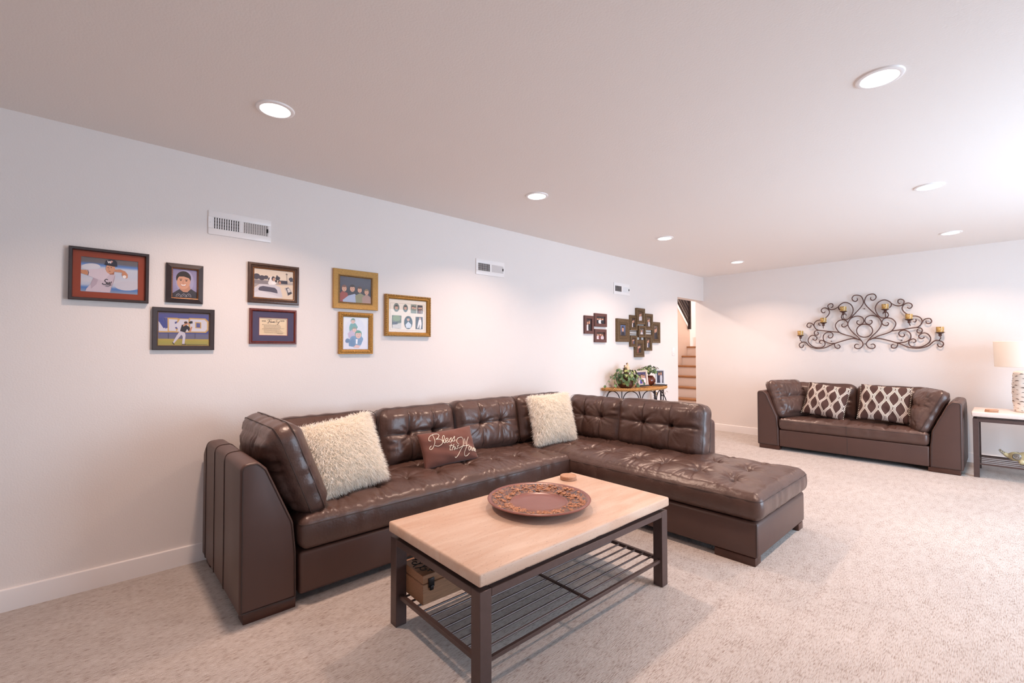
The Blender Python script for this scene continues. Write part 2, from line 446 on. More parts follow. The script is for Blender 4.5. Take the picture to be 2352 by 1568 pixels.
def thing(name, label, cat, mw=None, group=None):
    o = bpy.data.objects.new(name, None); o.empty_display_size = 0.1; COL.objects.link(o)
    if mw is not None: o.matrix_world = mw if isinstance(mw, Matrix) else Matrix.Translation(mw)
    o['label'] = label; o['category'] = cat
    if group: o['group'] = group
    return o

def tag(o, label, cat, group=None, mw=None):
    o['label'] = label; o['category'] = cat
    if group: o['group'] = group
    if mw is not None: o.matrix_world = mw if isinstance(mw, Matrix) else Matrix.Translation(mw)
    return o

def basis(o, ex, ey, ez):
    return Matrix(((ex[0], ey[0], ez[0], o[0]), (ex[1], ey[1], ez[1], o[1]), (ex[2], ey[2], ez[2], o[2]), (0, 0, 0, 1)))

def on_left(y, z, off=0.0):   # local x -> +Y, y -> up, z -> out of the left wall
    return basis((XL + off, y, z), (0, 1, 0), (0, 0, 1), (1, 0, 0))

def on_far(x, z, off=0.0):
    return basis((x, YF - off, z), (1, 0, 0), (0, 0, 1), (0, -1, 0))

def dup(o, mw=None, parent=None):
    """copy of a thing with its parts (shared meshes)"""
    c = o.copy(); COL.objects.link(c)
    if parent is not None: c.parent = parent
    if mw is not None: c.matrix_world = mw
    for ch in list(o.children): dup(ch, None, c)
    return c

def struct(name, g, m, **k):
    return mk(name, g, m, kind='structure', **k)

# ================================================================== THE SETTING
WT = 0.125
DY = 6.436           # the doorway in the left wall runs from here to the far wall
DZ = 2.056
struct('floor', box(XL - 1.6, XR + WT, YB - WT, YF + 3.6, -0.08, 0.0), 'carpet')
struct('ceiling', box(XL - WT, XR + WT, YB - WT, YF + WT, H, H + 0.1), 'ceiling')
struct('wall_left', join(box(XL - WT, XL, YB, DY, 0, H), box(XL - WT, XL, DY, YF, DZ, H)), 'wall')
struct('wall_far', box(XL - WT - 0.01, XR, YF, YF + WT, 0, H), 'wall')
struct('wall_back', box(XL - WT, XR, YB - WT, YB, 0, H), 'wall')
g = []
ys = [YB]
for y0, y1, z0, z1 in WIN:
    g += [box(XR, XR + WT, ys[-1], y0, 0, H), box(XR, XR + WT, y0, y1, 0, z0), box(XR, XR + WT, y0, y1, z1, H)]; ys.append(y1)
g.append(box(XR, XR + WT, ys[-1], YF + WT, 0, H))
struct('wall_right', join(*g), 'wall')
for i, (y0, y1, z0, z1) in enumerate(WIN):
    f = 0.05; ym = (y0 + y1) / 2
    wo = struct('window_%d' % (i + 1), join(box(XR + .03, XR + .09, y0, y1, z0, z0 + f), box(XR + .03, XR + .09, y0, y1, z1 - f, z1),
        box(XR + .03, XR + .09, y0, y0 + f, z0 + f, z1 - f), box(XR + .03, XR + .09, y1 - f, y1, z0 + f, z1 - f), box(XR + .03, XR + .09, ym - f / 2, ym + f / 2, z0 + f, z1 - f)), 'trim')
    for a, b in ((y0 + f, ym - f / 2), (ym + f / 2, y1 - f)):
        mk('pane', box(XR + .057, XR + .063, a, b, z0 + f, z1 - f), 'glass', parent=wo)
def baseboard(p0, p1, out):
    # profile with a small eased top edge
    pr = round_poly([(0, 0), (0.014, 0), (0.014, 0.106), (0, 0.106)], [0, 0, 0.006, 0], 3)
    (xa, ya), (xb, yb) = p0, p1; L = math.hypot(xb - xa, yb - ya); dx, dy = (xb - xa) / L, (yb - ya) / L
    return prism(pr, 0, L, lambda u, v, t: (xa + dx * t + out[0] * u, ya + dy * t + out[1] * u, v))
struct('baseboard_left', baseboard((XL, YB), (XL, DY), (1, 0)), 'trim')
struct('baseboard_far', baseboard((XL - WT, YF), (XR, YF), (0, -1)), 'trim')
struct('baseboard_right', baseboard((XR, 5.60), (XR, YF), (-1, 0)), 'trim')
# hall and stairwell behind the left wall
XS = -4.68
struct('wall_spine', prism([(4.6, 0), (9.66, 0), (9.66, 1.70), (9.14, 2.14), (7.0, 4.04), (4.6, 4.6)], XS - 0.1, XS, lambda u, v, t: (t, u, v)), 'wall')
struct('wall_stair_right', box(XL - WT + .03, XL - WT + 0.11, YF + WT, 10.75, 0, 4.7), 'wall')
struct('wall_stair_end', box(XS - 1.3, XL, 10.6, 10.75, 0, 4.7), 'wall')
struct('wall_hall_end', box(XS, XL - WT, 4.5, 4.6, 0, H), 'wall')
struct('wall_stair_outer', box(XS - 1.4, XS - 1.3, 4.6, 10.75, 0, 4.7), 'wall')
struct('ceiling_hall', box(XS, XL - WT, 4.6, 7.95, H, H + 0.1), 'ceiling')
struct('ceiling_stairwell', box(XS - 1.4, XL, 4.5, 10.75, 4.6, 4.7), 'ceiling')
struct('wall_hall_over', box(XS, XL - WT + .03, 7.95, 8.05, H, 4.6), 'wall')

st = thing('staircase', 'painted stair with oak treads rising beyond the doorway', 'stairs', (-4.05, 8.1, 0))
def S(g): return mv(g, 4.05, -8.1, 0)
for i in range(-1, 6):
    yn, zt = 8.30 + 0.24 * i, 0.349 + 0.20 * i
    mk('tread', S(box(XS + .002, XL - WT + .028, yn, yn + 0.275, zt - 0.032, zt, 0.006)), 'oak', parent=st)
    mk('riser', S(box(XS + .002, XL - WT + .028, yn + 0.028, yn + 0.045, zt - 0.20, zt - 0.032)), 'riser', parent=st)
mk('landing', S(box(XS + .002, XL - WT + .028, 9.79, 10.598, 1.30, 1.549)), 'riser', parent=st)
rl = thing('stair_railing', 'dark slanted metal railing above the stair', 'railing', (XS + 0.02, 9.3, 2.0))
def rail_line(dz, y0, y1): return [(-0.02 + 0.0, y0 - 9.3, 2.157 - 0.889 * (y0 - 9.118) + dz - 2.0), (-0.02, y1 - 9.3, 2.157 - 0.889 * (y1 - 9.118) + dz - 2.0)]
for k, dz in enumerate((0.045, 0.16, 0.275, 0.39, 0.505, 0.62, 0.735, 0.85)):
    (xa, ya, za), (xb, yb, zb) = rail_line(dz, 7.9, 9.57)
    hh = 0.033 if k else 0.03
    mk('slat', prism([(ya, za), (yb, zb), (yb, zb + 2 * hh), (ya, za + 2 * hh)], 0.0, 0.025, lambda u, v, t: (t, u, v)), 'iron', parent=rl)
mk('post', mv(box(0, 0.05, 9.545, 9.60, 1.72, 2.75), -0.01, -9.3, -2.0), 'iron', parent=rl)

# ================================================================== CEILING LIGHTS
lamp_lab = {(0, 0): 'recessed ceiling light nearest the left wall above the baseball photographs',
            (0, 1): 'recessed ceiling light over the back of the sectional sofa, before the middle wall vent',
            (0, 2): 'recessed ceiling light in the left row, third from the camera',
            (0, 3): 'recessed ceiling light in the left row closest to the far wall corner',
            (1, 1): 'largest recessed ceiling light, at the upper right of the picture',
            (1, 2): 'recessed ceiling light in the right row, middle one',
            (1, 3): 'recessed ceiling light in the right row, above the loveseat side near the far wall'}
for (cx, i), lab in lamp_lab.items():
    x = (-2.415, -0.351)[cx]; y = (0.659, 2.502, 4.437, 6.350)[i]
    t = thing('recessed_light', lab, 'ceiling light', (x, y, H), 'round recessed downlights in the ceiling')
    mk('trim_ring', lathe([(0.066, -0.001), (0.068, -0.008), (0.075, -0.009), (0.084, -0.006), (0.087, 0.0)], 40, cap=False), 'white', parent=t)
    mk('diffuser', lathe([(0.0005, -0.004), (0.03, -0.0042), (0.067, -0.003)], 40, cap=False), 'diffuser', parent=t)
    a = area('downlight', (x, y, H - 0.013), (0, 0, 0), 0.13, 0.13, LAMP, LAMP_COL, spread=R(130), shape='DISK')

# ================================================================== VENTS AND SWITCH
def vent(y, z, lab):
    t = thing('wall_vent', lab, 'vent', on_left(y, z), 'white air registers along the left wall')
    W, Hh = 0.176, 0.073
    gs = [box(-W, W, 0.034, Hh, 0, 0.008, 0.003), box(-W, W, -Hh, -0.034, 0, 0.008, 0.003), box(-W, -0.150, -0.034, 0.034, 0, 0.008), box(0.157, W, -0.034, 0.034, 0, 0.008), box(-0.006, 0.012, -0.034, 0.034, 0, 0.008)]
    mk('face_plate', join(*gs), 'white', parent=t)
    mk('duct_shade', box(-0.150, 0.157, -0.034, 0.034, 0.0003, 0.0008), 'dark', parent=t)  # thin dark sheet painted as the shade behind the slats
    for q in range(3):
        mk('damper_bar', box(-0.150, 0.157, -0.026 + q * 0.02, -0.016 + q * 0.02, 0.001, 0.002), 'damper', parent=t)
    base = None
    for gx, sgn in ((-0.150, 1), (0.012, -1)):
        for k in range(12):
            cx = gx + 0.0015 + k * 0.0129
            m4 = Matrix.Translation((cx, 0, 0.005)) @ Matrix.Rotation(sgn * R(38), 4, 'Y')
            if base is None:
                base = mk('slat', box(-0.0054, 0.0054, -0.034, 0.034, -0.0005, 0.0005), 'white', parent=t); s = base
            else:
                s = base.copy(); COL.objects.link(s); s.parent = t
            s.matrix_local = m4
    mk('lever', box(0.150, 0.157, -0.012, 0.012, 0.006, 0.014), 'latch', parent=t)
    for sx in (-0.166, 0.166): mk('screw', mv(lathe([(0.0005, 0.0095), (0.003, 0.0092), (0.004, 0.0078)], 10, cap=False), sx, 0, 0), 'trim', parent=t)
vent(0.706, 2.045, 'white slotted wall vent above the baseball and wedding pictures')
vent(2.787, 2.037, 'white slotted wall vent in the middle of the bare wall')
vent(4.972, 2.038, 'white slotted wall vent above the ornate frame cluster')
t = thing('light_switch', 'white rocker light switch beside the doorway', 'switch', on_left(6.297, 1.243))
mk('plate', box(-0.036, 0.036, -0.058, 0.058, 0, 0.006, 0.003), 'white', parent=t)
mk('rocker', box(-0.016, 0.016, -0.033, 0.033, 0.006, 0.010, 0.002), 'trim', parent=t)

# ================================================================== PICTURES ON THE LEFT WALL
class Pic:
    """flat colour print: polygons stacked a hair apart, coloured by the 'Col' attribute"""
    def __init__(s, quad):
        A, b = [], []
        for (x, y), (u, v) in zip(quad, ((0, 1), (1, 1), (1, 0), (0, 0))):
            A += [[x, y, 1, 0, 0, 0, -u * x, -u * y], [0, 0, 0, x, y, 1, -v * x, -v * y]]; b += [u, v]
        s.h = np.append(np.linalg.solve(np.array(A, float), np.array(b, float)), 1).reshape(3, 3)
        s.items = []
    def uv(s, p):
        q = s.h @ np.array([p[0], p[1], 1.0]); return (q[0] / q[2], q[1] / q[2])
    def raw(s, pts, col): s.items.append(([(min(1, max(0, u)), min(1, max(0, v))) for u, v in pts], lin(col)))
    def poly(s, pts, col): s.raw([s.uv(p) for p in pts], col)
    def bands(s, stops):
        """vertical gradient from (v, colour) stops, v from 0 at the top"""
        for (v0, c0), (v1, c1) in zip(stops, stops[1:]):
            a = np.array([int(c0[i:i + 2], 16) for i in (1, 3, 5)]) / 255; b = np.array([int(c1[i:i + 2], 16) for i in (1, 3, 5)]) / 255
            n = 6
            for k in range(n):
                t0, t1 = k / n, (k + 1) / n; y0 = 1 - (v0 + (v1 - v0) * t0); y1 = 1 - (v0 + (v1 - v0) * t1)
                s.items.append(([(0, y0), (1, y0), (1, y1), (0, y1)], lin(tuple(a + (b - a) * (k + .5) / n))))
    def ell(s, cx, cy, rx, ry, col, rot=0, n=18):
        c, q = math.cos(R(rot)), math.sin(R(rot))
        s.poly([(cx + rx * math.cos(2 * PI * i / n) * c - ry * math.sin(2 * PI * i / n) * q, cy + rx * math.cos(2 * PI * i / n) * q + ry * math.sin(2 * PI * i / n) * c) for i in range(n)], col)
    def ln(s, pts, wd, col, sub=0):
        if sub: pts = smooth_path(pts, sub)
        for a, b in zip(pts, pts[1:]):
            dx, dy = b[0] - a[0], b[1] - a[1]; L = math.hypot(dx, dy) or 1; nx, ny = -dy / L * wd / 2, dx / L * wd / 2
            ex, ey = dx / L * wd * .3, dy / L * wd * .3
            s.poly([(a[0] + nx - ex, a[1] + ny - ey), (b[0] + nx + ex, b[1] + ny + ey), (b[0] - nx + ex, b[1] - ny + ey), (a[0] - nx - ex, a[1] - ny - ey)], col)
    def face(s, cx, cy, r, hair, skin='#d2a187', tilt=0, eyes=True, hh=0.55):
        s.ell(cx, cy - r * .18, r * 1.02, r * 1.22, hair, tilt); s.ell(cx, cy + r * .12, r * .84, r * 1.05, skin, tilt)
        s.ell(cx, cy - r * .8, r * .85, r * hh * .6, hair, tilt)
        if eyes:
            for sx in (-.34, .34): s.ell(cx + sx * r, cy, r * .12, r * .08, '#3a2a26')
            s.ln([(cx, cy + r * .05), (cx + r * .05, cy + r * .34)], r * .09, '#b98672'); s.ln([(cx - r * .28, cy + r * .6), (cx, cy + r * .68), (cx + r * .28, cy + r * .6)], r * .12, '#8f4a45')
    def build(s, name, parent, x0, x1, y0, y1, z, base='#d8cfc6'):
        V, F, C = [(x0, y0, z), (x1, y0, z), (x1, y1, z), (x0, y1, z)], [(0, 1, 2, 3)], [lin(base)]
        zz = z
        for pts, c in s.items:
            zz += 0.00005; o = len(V)
            V += [(x0 + (x1 - x0) * u, y0 + (y1 - y0) * v, zz) for u, v in pts]
            P3 = [Vector((u, v, 0)) for u, v in pts]
            if len(pts) <= 4: tris = [tuple(range(len(pts)))]
            else: tris = tessellate_polygon([P3])
            for q in tris: F.append(tuple(o + k for k in q)); C.append(c)
        me = bpy.data.meshes.new(name); me.from_pydata(V, [], F); me.update()
        ca = me.color_attributes.new('Col', 'FLOAT_COLOR', 'CORNER')
        cols = np.ones((len(me.loops), 4), np.float32)
        for p, c in zip(me.polygons, C): cols[p.loop_start:p.loop_start + p.loop_total, :3] = c
        ca.data.foreach_set('color', cols.ravel())
        me.materials.append(M['print'])
        o = bpy.data.objects.new(name, me); COL.objects.link(o); o.parent = parent
        return o

def ring(w, h, prof):
    """mitred moulding: prof is a list of (distance in from the outer edge, height)"""
    V, F = [], []
    for d, z in prof:
        a, b = w / 2 - d, h / 2 - d; V += [(-a, -b, z), (a, -b, z), (a, b, z), (-a, b, z)]
    for i in range(len(prof) - 1):
        for j in range(4): F.append((i * 4 + j, i * 4 + (j + 1) % 4, (i + 1) * 4 + (j + 1) % 4, (i + 1) * 4 + j))
    return V, F

def beads(w, h, d, z, n, r):
    """little raised beads along the inner lip of an ornate frame"""
    gs = []
    ic = lathe([(0.0001, r), (r * .7, r * .7), (r, 0)], 6, cap=False)
    a, b = w / 2 - d, h / 2 - d
    k = max(4, int(2 * a / n)); q = max(4, int(2 * b / n))
    for i in range(k + 1):
        x = -a + 2 * a * i / k; gs += [mv(ic, x, -b, z), mv(ic, x, b, z)]
    for i in range(1, q):
        y = -b + 2 * b * i / q; gs += [mv(ic, -a, y, z), mv(ic, a, y, z)]
    return join(*gs)

def frame(parent, w, h, prof, m, pic, inner, zpic, mats=None, lip=None, glass=True, name='frame', bead=None):
    """moulding + backing + mats + print + glass under `parent` (which lies on the wall, local z outwards)"""
    f = mk(name, ring(w, h, [(0.001, 0.0)] + prof + [(prof[-1][0], 0.001)]), m, parent=parent, angle=20)
    d = prof[-1][0]
    if lip: mk('inner_lip', ring(w, h, lip[1]), lip[0], parent=parent, angle=20); d = lip[1][-1][0]
    if bead: mk('bead_trim', beads(w, h, *bead[1]), bead[0], parent=parent)
    z = zpic
    for (mm, i0, i1) in (mats or []):
        mk('mat_board', ring(w, h, [(i0, z), (i1, z), (i1, z - 0.0016)]), mm, parent=parent, angle=20); z -= 0.0016
    pic.build('photo', parent, -w / 2 + inner, w / 2 - inner, -h / 2 + inner, h / 2 - inner, z - 0.0022) if not callable(pic) else pic(z - 0.0022)
    if glass: mk('glass', box(-w / 2 + d, w / 2 - d, -h / 2 + d, h / 2 - d, zpic + 0.002, zpic + 0.0032), 'glass', parent=parent)
    return f

# ---- 1 baseball pitcher
w_, h_ = 0.327, 0.278
t = thing('picture_frame', 'black framed photo of a baseball pitcher with a wide red mat', 'picture', on_left(0.085, 1.662))
p = Pic([(278, 250), (993, 320), (985, 730), (268, 690)])
p.bands([(0, '#6c6566'), (.13, '#6e6a70'), (.2, '#5a83c4'), (.28, '#c9cdd8'), (.5, '#c3c7d6'), (.68, '#cfcbd2'), (.8, '#b9c0d2'), (.88, '#4f79b8'), (1, '#8d97ad')])
p.ell(860, 620, 160, 60, '#c9c6d0'); p.ell(400, 380, 120, 40, '#d8d6dc')
p.poly([(345, 415), (470, 412), (560, 398), (600, 440), (680, 470), (708, 490), (690, 560), (655, 640), (640, 705), (330, 690), (345, 655), (395, 600), (425, 560), (430, 520), (350, 485)], '#cdbcc6')
p.poly([(430, 520), (560, 560), (640, 470), (600, 440), (560, 398), (470, 412), (345, 415), (355, 485)], '#d9c9d1')
p.poly([(430, 520), (490, 545), (470, 600), (400, 660), (395, 600)], '#b9a6b3')
p.poly([(275, 420), (345, 422), (365, 450), (358, 488), (278, 465)], '#c98a66')
p.ln([(360, 425), (372, 455), (362, 488)], 9, '#5a4a55')
p.poly([(690, 415), (770, 415), (830, 440), (862, 480), (860, 520), (840, 530), (800, 505), (786, 480), (795, 455), (700, 445)], '#c78a69')
p.ell(820, 508, 24, 20, '#efe9e6')
p.poly([(600, 440), (640, 480), (690, 480), (695, 440), (650, 430)], '#a8694f')
p.ell(645, 405, 58, 66, '#d39a7c', 10); p.poly([(590, 350), (690, 380), (735, 380), (705, 350)], '#3b3236')
p.poly([(580, 335), (590, 305), (640, 290), (700, 298), (728, 325), (732, 375), (680, 378), (600, 358), (570, 352)], '#2f3140')
p.poly([(555, 347), (600, 348), (690, 370), (690, 380), (600, 364)], '#262834')
p.ln([(612, 308), (622, 335), (634, 315), (644, 338), (652, 312)], 9, '#eee6e4'); p.ln([(655, 338), (655, 310), (672, 314), (668, 324), (655, 325)], 8, '#d8a59a')
for q in (-1, 1): p.ell(636 + q * 20, 392, 8, 4, '#352622')
p.ln([(625, 438), (645, 440)], 6, '#8a4a3f'); p.ln([(632, 395), (622, 418)], 5, '#b27a62')
# jersey script "Sw"
p.ln([(612, 545), (590, 540), (574, 555), (585, 572), (600, 585), (590, 602), (560, 604), (544, 590)], 9, '#2c2730', 3)
p.ln([(610, 578), (606, 600), (618, 604), (632, 575), (630, 602), (645, 600), (656, 570)], 8, '#2c2730', 3)
p.ln([(585, 622), (620, 626), (655, 610)], 7, '#2c2730')
p.ln([(700, 500), (680, 580), (655, 660), (640, 705)], 3, '#8d7d88')
frame(t, w_, h_, [(0.0, 0.028), (0.003, 0.030), (0.013, 0.028), (0.016, 0.016)], 'black_frame', p, 0.047, 0.012, mats=[('mat_red', 0.015, 0.047)])

# ---- 2 school portrait
t = thing('picture_frame', 'small dark frame with a smiling young man portrait, upper one', 'picture', on_left(0.417, 1.653))
w_, h_ = 0.181, 0.231
p = Pic([(1395, 405), (1690, 430), (1683, 762), (1388, 748)])
p.bands([(0, '#8b83a6'), (.5, '#9a93b6'), (1, '#8780a3')]); p.ell(1540, 560, 110, 140, '#a49ebd')
p.poly([(1475, 600), (1600, 610), (1610, 665), (1560, 690), (1480, 680)], '#bf8a70')
p.poly([(1390, 700), (1475, 650), (1520, 685), (1570, 688), (1615, 648), (1683, 690), (1683, 765), (1388, 755)], '#37333a')
p.ell(1525, 520, 92, 85, '#2c2322', 8); p.ell(1525, 565, 82, 88, '#d29c80', 8); p.poly([(1440, 540), (1450, 485), (1530, 475), (1605, 500), (1612, 550), (1590, 520), (1530, 500), (1470, 500)], '#2c2322')
for q, y in ((1492, 545), (1560, 552)): p.ell(q, y, 12, 6, '#3a2b28'); p.ln([(q - 18, y - 14), (q + 16, y - 14)], 6, '#4a3731')
p.poly([(1485, 590), (1520, 600), (1560, 592), (1545, 612), (1505, 612)], '#f0e6e0'); p.ln([(1483, 590), (1505, 613), (1545, 613), (1562, 592)], 4, '#9b5549'); p.ln([(1522, 550), (1515, 580), (1528, 584)], 5, '#b47c64')
for cx in (1460, 1525, 1585):
    p.ln([(cx - 26, 745), (cx - 24, 722), (cx, 708), (cx + 24, 722), (cx + 26, 748)], 4, '#b9b4bd', 3); p.ln([(cx - 14, 742), (cx, 722), (cx + 14, 742)], 3, '#a8a3ad')
frame(t, w_, h_, [(0.0, 0.012), (0.002, 0.015), (0.024, 0.024), (0.026, 0.022)], 'black_frame', p, 0.032, 0.012, lip=('brown_inner', [(0.0255, 0.022), (0.028, 0.021), (0.032, 0.013)]))

# ---- 3 player on the field
t = thing('picture_frame', 'black framed photo of a player running before blue banner letters', 'picture', on_left(0.417, 1.384))
w_, h_ = 0.301, 0.246
p = Pic([(1222, 918), (1830, 945), (1822, 1327), (1212, 1320)])
p.bands([(0, '#5d5a78'), (.08, '#545691'), (.62, '#4c5290'), (.66, '#676683'), (.8, '#6b687f'), (.81, '#b39a4e'), (.88, '#a59a4a'), (1, '#9c9150')])
GO, WH = '#c8a263', '#cfccd6'
def blk(P, out):
    p.poly(out, GO); p.poly(P, WH)
blk([(1222, 1010), (1245, 1030), (1290, 1110), (1325, 1115), (1325, 1000), (1310, 995), (1440, 1000), (1440, 1155), (1222, 1148)], [(1222, 985), (1240, 990), (1240, 1010), (1285, 1090), (1310, 1100), (1310, 1010), (1290, 985), (1450, 990), (1450, 1168), (1222, 1165)])
p.poly([(1222, 985), (1262, 985), (1310, 1080), (1310, 1105), (1280, 1115), (1232, 1040), (1222, 1030)], '#484f8f'); p.poly([(1280, 985), (1330, 990), (1335, 1110), (1300, 1120), (1305, 1010)], '#50558f')
blk([(1345, 1003), (1450, 1010), (1440, 1045), (1430, 1055), (1455, 1045), (1480, 1005), (1580, 1010), (1580, 1160), (1440, 1155), (1455, 1120), (1420, 1100), (1435, 1150), (1345, 1148)], [(1330, 990), (1590, 1000), (1590, 1170), (1330, 1165)])
blk([(1600, 1005), (1775, 1012), (1805, 1040), (1805, 1130), (1780, 1158), (1600, 1155)], [(1588, 990), (1785, 998), (1825, 1035), (1822, 1140), (1790, 1172), (1588, 1168)])
p.poly([(1662, 1040), (1735, 1045), (1735, 1120), (1662, 1115)], GO); p.poly([(1675, 1052), (1722, 1056), (1722, 1110), (1675, 1106)], '#5a5c92')
p.poly([(1415, 1040), (1445, 1030), (1440, 1055), (1418, 1062)], '#50558f'); p.poly([(1418, 1105), (1440, 1100), (1450, 1125), (1425, 1120)], '#50558f')
for q in (1340, 1660): p.ln([(q, 1180), (q, 1240)], 5, '#4a4658')
p.ln([(1560, 1315), (1800, 1318)], 7, '#6f6a3c')
p.poly([(1475, 1150), (1535, 1165), (1545, 1200), (1530, 1310), (1500, 1310), (1510, 1220), (1495, 1195), (1420, 1280), (1405, 1300), (1388, 1290), (1440, 1200)], '#c8c3cf')
p.ln([(1388, 1290), (1405, 1312)], 10, '#332d33'); p.ln([(1500, 1312), (1548, 1312)], 9, '#4a3d3f')
p.poly([(1500, 1075), (1540, 1068), (1590, 1100), (1605, 1140), (1580, 1150), (1562, 1125), (1540, 1168), (1478, 1150)], '#2f2a30')
p.poly([(1590, 1140), (1615, 1095), (1628, 1100), (1612, 1150), (1592, 1165)], '#c2896b')
p.ln([(1520, 1085), (1560, 1065), (1590, 1060)], 16, '#c99374'); p.ell(1550, 1055, 20, 22, '#c08a6e'); p.ell(1548, 1046, 21, 14, '#4b3128')
p.poly([(1580, 1050), (1600, 1030), (1628, 1028), (1632, 1055), (1600, 1062)], '#2b272c')
frame(t, w_, h_, [(0.0, 0.018), (0.003, 0.020), (0.022, 0.017), (0.026, 0.012)], 'black_frame', p, 0.028, 0.010, lip=('gold_dark', [(0.026, 0.012), (0.0275, 0.0115), (0.028, 0.009)]))

# ---- 4 bride in the sunroof
t = thing('picture_frame', 'bronze-brown framed wedding photo of a couple in a car sunroof', 'picture', on_left(0.903, 1.698))
w_, h_ = 0.312, 0.262
p = Pic([(248, 220), (678, 262), (670, 565), (238, 537)])
p.bands([(0, '#dcc9b4'), (.3, '#e6d3bd'), (.45, '#b3a49a'), (.6, '#a89b98'), (1, '#b8aeae')])
for x, y, r in ((270, 310, 40), (330, 325, 34), (375, 320, 26), (505, 330, 26), (420, 340, 24), (650, 340, 24)): p.ell(x, y, r, r * .8, '#4a4149'); 
p.poly([(490, 300), (500, 295), (525, 350), (488, 352)], '#3a343c'); p.poly([(640, 370), (655, 310), (676, 365)], '#3f3841')
p.poly([(540, 355), (610, 360), (608, 395), (540, 390)], '#3b333c'); p.poly([(248, 345), (420, 360), (400, 400), (240, 385)], '#8a7f80')
p.ln([(604, 275), (612, 395)], 4, '#5a4f50'); p.ln([(596, 285), (614, 288)], 6, '#3d3538')
p.poly([(240, 430), (300, 395), (420, 400), (560, 405), (676, 405), (672, 565), (238, 535)], '#e3cdb4')
p.poly([(240, 440), (310, 392), (470, 402), (530, 430), (555, 540), (240, 480)], '#cfc8cc'); p.poly([(285, 450), (300, 425), (340, 415), (470, 435), (495, 460), (500, 497), (420, 480), (300, 465)], '#564d5a')
p.poly([(240, 490), (300, 465), (556, 545), (400, 560), (238, 530)], '#ddd6d8')
p.poly([(575, 440), (620, 425), (645, 450), (665, 495), (610, 525), (598, 480)], '#c3b8b4'); p.poly([(590, 440), (622, 432), (652, 480), (662, 496), (615, 520), (605, 470)], '#3d3438'); p.poly([(605, 445), (625, 440), (648, 478), (618, 488)], '#d9cfc9')
p.poly([(395, 385), (420, 320), (440, 310), (470, 345), (490, 380), (470, 402), (410, 402)], '#efe7e2'); p.ell(455, 335, 20, 26, '#3c2d2b'); p.ell(462, 345, 14, 20, '#c99a82'); p.poly([(430, 370), (470, 362), (488, 395), (440, 402)], '#f4eeea')
p.ell(524, 372, 17, 20, '#3c2d2b'); p.ell(526, 380, 14, 17, '#c08d74'); p.ell(484, 362, 12, 14, '#3c2d2b')
frame(t, w_, h_, [(0.0, 0.014), (0.004, 0.020), (0.014, 0.022), (0.020, 0.016), (0.026, 0.018), (0.030, 0.014)], 'brown_frame', p, 0.037, 0.010, lip=('brown_inner', [(0.030, 0.014), (0.033, 0.0145), (0.037, 0.011)]))

# ---- 5 Family verse
t = thing('picture_frame', 'cherry framed Family verse print with a navy mat', 'picture', on_left(0.902, 1.416))
w_, h_ = 0.288, 0.231
p = Pic([(302, 748), (606, 760), (602, 940), (298, 935)])
p.bands([(0, '#ead2ae'), (1, '#e6cba4')])
IK = '#3c3130'
# Family, written
p.ln([(388, 775), (400, 768), (428, 767), (436, 771)], 4, IK, 3); p.ln([(412, 769), (406, 790), (397, 803), (388, 801)], 5, IK, 3); p.ln([(400, 785), (420, 784)], 3, IK)
p.ln([(432, 786), (422, 787), (418, 797), (428, 800), (434, 786), (434, 800)], 3.4, IK, 2)
p.ln([(442, 800), (446, 787), (446, 799), (455, 786), (454, 799), (464, 786), (463, 800)], 3.4, IK)
p.ln([(473, 786), (470, 800)], 3.6, IK); p.ell(476, 777, 2.5, 2.5, IK); p.ln([(486, 800), (497, 765)], 3.6, IK)
p.ln([(502, 787), (506, 799), (514, 797)], 3.4, IK); p.ln([(527, 780), (514, 803), (504, 818), (496, 816)], 3.8, IK, 2)
for x0 in (326, 350, 536, 560):
    p.ln([(x0, 772), (x0 + 6, 780), (x0 + 2, 786)], 3, IK); p.ln([(x0 + 10, 786), (x0 + 14, 776), (x0 + 20, 782)], 3, IK)
for (ya, yb, n, x0) in ((822, 862, 4, 345), (872, 912, 4, 345)):
    p.ell(334, ya - 2, 5, 4, '#8b7a68')
    for k in range(n):
        yy = ya + (yb - ya) * k / (n - 1); x = x0
        while x < (530, 540, 545, 580)[k] - 6:
            L = random.uniform(6, 17); p.ln([(x, yy + (x - 345) * .03), (x + L, yy + (x + L - 345) * .03)], 3.0, '#6f5f55'); x += L + 5
p.ln([(495, 925), (555, 928)], 3, '#6f5f55')
frame(t, w_, h_, [(0.0, 0.013), (0.003, 0.017), (0.009, 0.017), (0.013, 0.021), (0.019, 0.013)], 'cherry', p, 0.0625, 0.012, mats=[('mat_navy', 0.018, 0.056), ('mat_red', 0.055, 0.059), ('mat_cream', 0.058, 0.0625)])

# ---- 6 family of four
t = thing('picture_frame', 'wide pale-gold framed studio portrait of a family, upper one', 'picture', on_left(1.467, 1.710))
w_, h_ = 0.346, 0.291
p = Pic([(1180, 300), (1522, 335), (1515, 608), (1170, 590)])
p.bands([(0, '#55505a'), (.3, '#4d4853'), (.5, '#3e373d'), (1, '#3a3338')])
p.poly([(1172, 500), (1200, 470), (1260, 490), (1270, 605), (1170, 590)], '#9a4a40'); p.poly([(1205, 570), (1270, 520), (1340, 500), (1400, 560), (1400, 606), (1205, 598)], '#a9b3cc')
p.poly([(1345, 520), (1400, 490), (1450, 520), (1440, 606), (1350, 604)], '#8d8a6a'); p.poly([(1420, 540), (1470, 500), (1515, 540), (1515, 608), (1420, 606)], '#a8877c')
for x, y, r, hr in ((1225, 440, 30, '#7a4a36'), (1315, 440, 32, '#3a2622'), (1395, 455, 27, '#5a3a2e'), (1470, 480, 26, '#8a6a48')): p.face(x, y, r, hr, '#d6a184')
